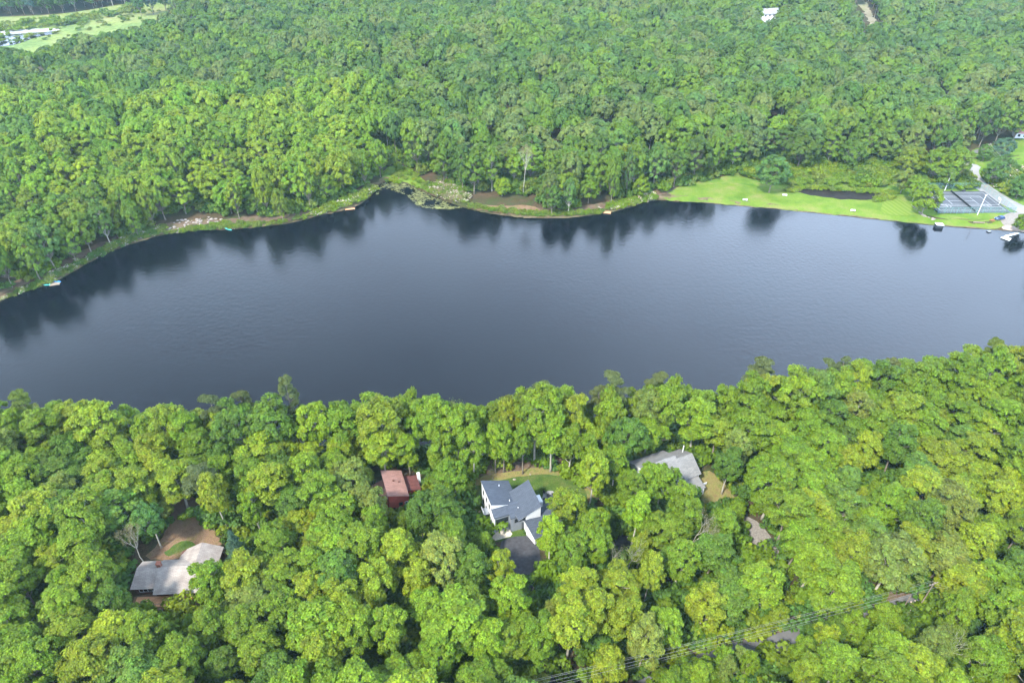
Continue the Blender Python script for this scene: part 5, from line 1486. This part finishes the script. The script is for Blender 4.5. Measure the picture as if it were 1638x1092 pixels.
# ---------------------------------------------------------------- tennis court
def court():
    z0 = 1.6; cz = z0 + .22
    h = root("tennis_court", "slate blue fenced court with net and faded white lines beside the road", "court", (223, 311.5, cz))
    x0, x1, y0, y1 = -17.5, 17.3, -11.9, 12.2
    MB().box(x0, x1, y0, y1, -.4, 0).obj("surface", mat("court_surface", (.062, .07, .084), .85, .2, noise=(.25, .16)), h)
    k = [0]
    def line(ax, ay, bx, by, w=.11):
        d = Vector((bx - ax, by - ay, 0)).normalized(); s = Vector((-d.y, d.x, 0)) * w / 2; k[0] += 1
        z = .004 + .0015 * (k[0] % 3)
        MB().poly([(ax - s.x, ay - s.y, z), (bx - s.x, by - s.y, z), (bx + s.x, by + s.y, z), (ax + s.x, ay + s.y, z)]).obj("court_line", M_LINE, h)
    for cx in (0,):
        for y in (-5.5, 5.5, -4.1, 4.1): line(-11.9, y + 1, 11.9, y + 1)
        for x in (-11.9, 11.9): line(x, -4.5, x, 6.5)
        for x in (-6.4, 6.4): line(x, -3.1, x, 5.1)
        line(-6.4, 1, 6.4, 1)
    for y in (-9.5, 10): line(-15.8, y, 15.8, y)
    for s in (-1, 1):
        line(s * 15.8, -9.5, s * 15.8, 10)
        bx = s * 15.8
        for y in (-3.8, -1.4): line(bx, y - 2, bx - s * 5.8, y - 2)
        line(bx - s * 5.8, -5.8, bx - s * 5.8, -3.4)
        pr = None
        for i in range(13):
            a = -PI / 2 + PI * i / 12; q = (bx - s * (5.8 + math.cos(a) * 1.8), -4.6 + math.sin(a) * 1.8)
            if pr: line(*pr, *q)
            pr = q
    scr = bpy.data.materials.new("fence_mesh"); scr.use_nodes = True
    n, l = scr.node_tree.nodes, scr.node_tree.links
    n["Principled BSDF"].inputs["Base Color"].default_value = (.12, .22, .21, 1); n["Principled BSDF"].inputs["Alpha"].default_value = .22; n["Principled BSDF"].inputs["Roughness"].default_value = .7
    net = bpy.data.materials.new("net_mesh"); net.use_nodes = True
    net.node_tree.nodes["Principled BSDF"].inputs["Base Color"].default_value = (.012, .014, .018, 1); net.node_tree.nodes["Principled BSDF"].inputs["Alpha"].default_value = .8
    MB().box(-.03, .03, y0 + .6, y1 - .6, .05, 1.0).obj("net", net, h)
    MB().box(-.05, .05, y0 + .6, y1 - .6, 1.0, 1.07).obj("net_tape", mat("net_tape", (.10, .11, .12), .7), h)
    for y in (y0 + .5, y1 - .5): MB().tube([(0, y, 0), (0, y, 1.15)], [.06, .06], 8).obj("net_post", M_DARK, h)
    X0, X1, Y0, Y1 = x0 - 1.0, x1 + 1.0, y0 - .6, y1 + 3.0
    gp = mat("fence_post", (.10, .26, .24), .6, .3)
    for a, b in (((X0, Y0), (X1, Y0)), ((X1, Y0), (X1, Y1)), ((X1, Y1), (X0, Y1)), ((X0, Y1), (X0, Y0))):
        L = math.hypot(b[0] - a[0], b[1] - a[1]); m = int(L / 3)
        for i in range(m):
            x, y = a[0] + (b[0] - a[0]) * i / m, a[1] + (b[1] - a[1]) * i / m
            MB().tube([(x, y, -.4), (x, y, 3.05)], [.045, .045], 5).obj("fence_post", gp, h)
        MB().tube([(a[0], a[1], 3.0), (b[0], b[1], 3.0)], [.035, .035], 5).obj("top_rail", gp, h)
        MB().poly([(a[0], a[1], 0), (b[0], b[1], 0), (b[0], b[1], 2.98), (a[0], a[1], 2.98)]).obj("fence_mesh", scr, h)
    for x, y, s in ((15.9, -3.5, -1), (-15.9, -3.5, 1)):
        hp = MB().tube([(x, y, 0), (x, y, 2.8), (x + s * .9, y, 3.1)], [.08, .07, .06], 6).obj("hoop_post", M_OFFWHITE, h)
        MB().box(x + s * .9 - .03, x + s * .9 + .03, y - .9, y + .9, 2.7, 3.8).obj("backboard", M_WHITE, hp)
        MB().tube([(x + s * 1.2 + .23 * math.cos(2 * PI * i / 10), y + .23 * math.sin(2 * PI * i / 10), 3.0) for i in range(11)], [.02] * 11, 4).obj("hoop_rim", M_ORANGEWOOD, hp)
    MB().box(6.5, 8.3, y1 + .4, y1 + .9, -.2, .45).obj("bench", M_DARK, h)
court()
for px, py, H, lab in ((1563, 344.2, 10.3, "tall pale light pole at the front fence of the tennis court"), (1511, 305, 9.2, "pale light pole behind the left back corner of the tennis court")):
    o, _ = pole(px, py, H, lab, arm=False, name="light_pole", r=.16, grp="light poles at the tennis court", m=M_OFFWHITE)
    o["category"] = "light pole"
    MB().box(-.5, .5, -.2, .2, H, H + .22).obj("lamp_head", M_OFFWHITE, o)

# wires across the right edge
pr = G(1572, 258); po, _ = pole(1572, 258, 10, "utility pole hidden among trees at the road bend", grp=None)
for i, (dy, lab) in enumerate(((0, "upper wire over the roadside trees at the right edge"), (1.2, "middle wire over the roadside trees at the right edge"), (2.4, "lower wire over the roadside trees at the right edge"))):
    a = pr + Vector((0, 0, 9.6 - dy)); b = W(1690, 338 + 4 * i, 10 - dy)
    wire(a, b, .8, lab, .03, "wires by the court road")

# ---------------------------------------------------------------- vehicles
def car(px, py, rz, col, lab, zoff=.16):
    p = G(px, py); h = root("parked_car", lab, "car", (p.x, p.y, p.z + zoff), rz)
    pm = mat("car_paint_" + ("blue" if col[2] > .03 else "black"), col, .25, .5)
    prof = [(-2.3, .45), (-2.3, .95), (-2.05, 1.05), (-1.75, 1.60), (.3, 1.66), (1.05, 1.08), (2.15, .92), (2.32, .6), (2.3, .42)]
    mb = MB(); n = len(prof); v0 = len(mb.v)
    for y in (-.9, .9):
        for x, z in prof: mb.v.append((x, y * (.84 if z > 1.2 else 1), z))
    mb.f.append(tuple(range(n))[::1]); mb.f.append(tuple(range(2 * n - 1, n - 1, -1)))
    for i in range(n): j = (i + 1) % n; mb.f.append((i, n + i, n + j, j))
    b = mb.obj("body", pm, h)
    for s in (-1, 1):
        MB().hexa([(-1.6, s * .80 - .06, 1.08), (.75, s * .80 - .06, 1.08), (.75, s * .83, 1.08), (-1.6, s * .83, 1.08), (-1.5, s * .765 - .03, 1.52), (.2, s * .765 - .03, 1.52), (.2, s * .775, 1.52), (-1.5, s * .775, 1.52)]).obj("side_window", M_GLASS, h)
        for x in (-1.45, 1.45):
            w = MB().tube([(x, s * .72, .34), (x, s * .93, .34)], [.34, .34], 14).obj("wheel", M_DARK, h)
            MB().tube([(x, s * .90, .34), (x, s * .945, .34)], [.19, .19], 10).obj("rim", M_CONC, w)
        MB().box(2.22, 2.34, s * .7 - .15, s * .7 + .15, .68, .82).obj("headlight", M_WHITE, h)
    MB().hexa([(.36, -.72, 1.62), (.40, -.72, 1.64), (.40, .72, 1.64), (.36, .72, 1.62), (1.02, -.8, 1.10), (1.06, -.8, 1.12), (1.06, .8, 1.12), (1.02, .8, 1.10)]).obj("windscreen", M_GLASS, h)
car(1598, 351.5, math.radians(195), (.02, .05, .13), "dark blue car parked on the gravel landing below the tennis court")
car(1596, 240, math.radians(10), (.008, .009, .012), "dark car parked among trees in front of the pink-roofed house", .1)

# ---------------------------------------------------------------- small things at the landing and on the dam
p = G(1586.5, 354.5); h = root("picnic_table", "reddish brown picnic table on the grass beside the dark blue car", "picnic table", (p.x, p.y, p.z + .15), .4)
MR = mat("red_brown_wood", (.26, .09, .06), .8, .1)
MB().box(-1, 1, -.4, .4, .72, .78).obj("table_top", MR, h)
for s in (-1, 1): MB().box(-1, 1, s * .75 - .13, s * .75 + .13, .42, .47).obj("bench_seat", MR, h)
for x in (-.75, .75):
    MB().box(x - .05, x + .05, -.85, .85, .34, .419).obj("crossbeam", MR, h)
    for s in (-1, 1): MB().hexa([(x - .04, s * .75 - .05, 0), (x + .04, s * .75 - .05, 0), (x + .04, s * .75 + .05, 0), (x - .04, s * .75 + .05, 0), (x - .04, s * .25 - .05, .719), (x + .04, s * .25 - .05, .719), (x + .04, s * .25 + .05, .719), (x - .04, s * .25 + .05, .719)]).obj("leg", MR, h)
a, b = G(1556.5, 356.6, .3), G(1574.5, 357.4, .3)
tag(MB().tube([a, (a + b) / 2, b], [.28, .26, .24], 8).obj("log", M_WOOD), "long grey log lying on the grass below the court", "log")
for px, py, lab in ((1191.5, 321.5, "white bench on the dam lawn below the lone spreading tree"), (1364, 338.5, "white bench on the dam lawn in front of the dark pond"), (1255, 314, "white bench nearest the left end of the dark pond")):
    p = G(px, py); h = root("bench", lab, "bench", (p.x, p.y, p.z + .1), -.15, "white benches on the dam lawn")
    MB().box(-1.1, 1.1, -.25, .25, .42, .5).obj("seat", M_WHITE, h); MB().box(-1.1, 1.1, .22, .3, .55, .95).obj("backrest", M_WHITE, h)
    for x in (-.95, .85): MB().box(x, x + .1, -.22, .3, 0, .419).obj("leg", M_CONC, h)
p = W(1501, 363.5, 0); h = root("outlet_box", "dark square dam outlet box with white top standing in the water", "outlet box", (p.x, p.y, 0), -.08)
MB().box(-1.6, 1.6, -1.2, 1.2, -1.5, 1.5).obj("box_wall", mat("dark_concrete", (.025, .03, .035), .7, .2), h); MB().box(-1.65, 1.65, -1.25, 1.25, 1.502, 1.66).obj("top_slab", M_OFFWHITE, h)
MB().tube([(x, y, 1.66) if k % 2 == 0 else (x, y, 2.2) for k, (x, y) in enumerate([(-1.5, 1.1), (-1.5, 1.1), (1.5, 1.1), (1.5, 1.1)])][:2], [.03, .03], 5).obj("handrail", M_OFFWHITE, h)
p = W(1582, 371, 0); h = root("swim_float", "small dark float in the water near the landing beach", "float", (p.x, p.y, 0), .2)
MB().box(-.9, .9, -.6, .6, -.1, .35).obj("float_deck", M_DARK, h); MB().box(-.85, .85, -.55, .55, .352, .4).obj("float_top", M_GREYSID, h)
# L-shaped white dock
def dock_part(h, base, pts, m, z=.45, th=.15, name="deck"):
    q = [W(x, y, z) - base for x, y in pts]
    if (q[1] - q[0]).cross(q[2] - q[0]).z < 0: q = q[::-1]
    return MB().slab([(v.x, v.y, z) for v in q], th).obj(name, m, h)
base = W(1615, 378, 0); h = root("dock", "white L-shaped dock at the landing near the right frame edge", "dock", (base.x, base.y, 0))
MD = mat("pale_dock", (.66, .70, .72), .7, .2, noise=(1, .06))
dock_part(h, base, [(1607.5, 376.6), (1628.5, 371.4), (1632, 373), (1611, 378.4)], MD)
dock_part(h, base, [(1600.5, 379.8), (1609.2, 376.9), (1617.8, 381.8), (1614.6, 385)], MD, .46)
for x, y in ((1602, 380.5), (1613.5, 384.4), (1617, 382), (1612, 377.9), (1622, 375.2), (1630, 373.2)):
    q = W(x, y, .3) - base; MB().tube([(q.x, q.y, -1.2), (q.x, q.y, .9)], [.07, .07], 6).obj("piling", M_CONC, h)
# left bank docks and boats
def small_dock(px, py, w, l, rz, m, lab, z=.4):
    p = W(px, py, z); h = root("dock", lab, "dock", (p.x, p.y, 0), rz, "small docks on the far bank")
    n = max(4, int(l / .5))
    for i in range(n): MB().box(-w / 2, w / 2, -l / 2 + l * i / n, -l / 2 + l * (i + .93) / n, z - .06, z).obj("plank", m, h)
    for x in (-w / 2 + .1, w / 2 - .1):
        MB().box(x - .06, x + .06, -l / 2, l / 2, z - .22, z - .062).obj("beam", M_WOOD, h)
        for y in (-l / 2 + .2, l / 2 - .2): MB().tube([(x, y, -1), (x, y, z - .07)], [.06, .06], 6).obj("piling", M_WOOD, h)
def kayak(px, py, rz, m, lab, L=3.4, z=.12, grp=None, name="kayak"):
    p = W(px, py, z); h = root(name, lab, name.replace("_", " "), (p.x, p.y, z), rz, grp)
    P = [(-L / 2, 0.02), (-L * .35, .6), (0, .85), (L * .35, .6), (L / 2, .02)]
    mb = MB(); v = []
    for i in range(9):
        t = -1 + i / 4; w = .42 * (1 - t * t) ** .7 + .02; zb = -.1 + .2 * t * t
        v.append([(t * L / 2, -w, .18), (t * L / 2, -w * .6, zb), (t * L / 2, w * .6, zb), (t * L / 2, w, .18), (t * L / 2, 0, .26)])
    for r in v: mb.v += r
    for i in range(8):
        for j in range(5): mb.f.append((i * 5 + j, i * 5 + (j + 1) % 5, (i + 1) * 5 + (j + 1) % 5, (i + 1) * 5 + j))
    mb.obj("hull", m, h); MB().tube([(-.1, 0, .22), (-.1, 0, .285)], [.28, .28], 12).obj("cockpit", M_DARK, h)
small_dock(88, 453.5, 3.6, 2.6, .3, M_WOOD, "grey plank dock beside the turquoise kayak on the left bank")
kayak(78, 455.5, .2, M_TURQ, "turquoise kayak moored at the grey plank dock, far left bank", 4.2, grp="kayaks on the far bank")
kayak(92, 450.6, -.1, M_BLUEP, "blue kayak lying behind the grey plank dock, far left bank", 3.4, .5, grp="kayaks on the far bank")
small_dock(371, 364.4, 2.8, 2.0, .1, M_WOOD, "small brown dock right of the turquoise boat")
small_dock(356, 360.2, 2.2, 1.8, .1, M_ORANGEWOOD, "orange-tan platform on the bank above the turquoise boat", .95)
kayak(364.5, 366.6, -.5, M_TURQ, "turquoise rowing boat moored beside the pale rocks", 5.2, name="rowing_boat")
small_dock(560, 334.2, 4.6, 1.4, .25, M_ORANGEWOOD, "low orange-brown dock near the flowering shrubs, left bank")
small_dock(971.5, 339.6, 3.4, 2.4, -.2, M_ORANGEWOOD, "orange-tan dock on the right side of the peninsula")
a, b = W(957, 331, 1.2), W(968, 338.5, .5); a.z, b.z = hz(a.x, a.y) + .5, .5
g_ = root("gangway", "thin wooden gangway leading down to the orange-tan dock", "gangway", (a.x, a.y, a.z))
q = b - a; n_ = 9; s_ = Vector((-q.y, q.x, 0)).normalized() * .5
for i in range(n_):
    u, v = q * (i / n_), q * ((i + .9) / n_)
    MB().slab([tuple(v) if 0 else tuple(u - s_), tuple(v - s_), tuple(v + s_), tuple(u + s_)][::-1 if (v - u).cross(s_).z < 0 else 1], .06).obj("plank", M_WOOD, g_)
# ---------------------------------------------------------------- air
def haze():
    m = bpy.data.materials.new("haze"); m.use_nodes = True
    n, l = m.node_tree.nodes, m.node_tree.links; n.clear()
    out = n.new("ShaderNodeOutputMaterial"); v = n.new("ShaderNodeVolumePrincipled")
    v.inputs["Color"].default_value = (.55, .84, .95, 1); v.inputs["Density"].default_value = .00008; v.inputs["Anisotropy"].default_value = .2
    l.new(v.outputs["Volume"], out.inputs["Volume"])
    tag(MB().box(-9500, 9500, -9500, 9500, -12, CAM_H + 12).obj("haze", m), kind='stuff')
haze()
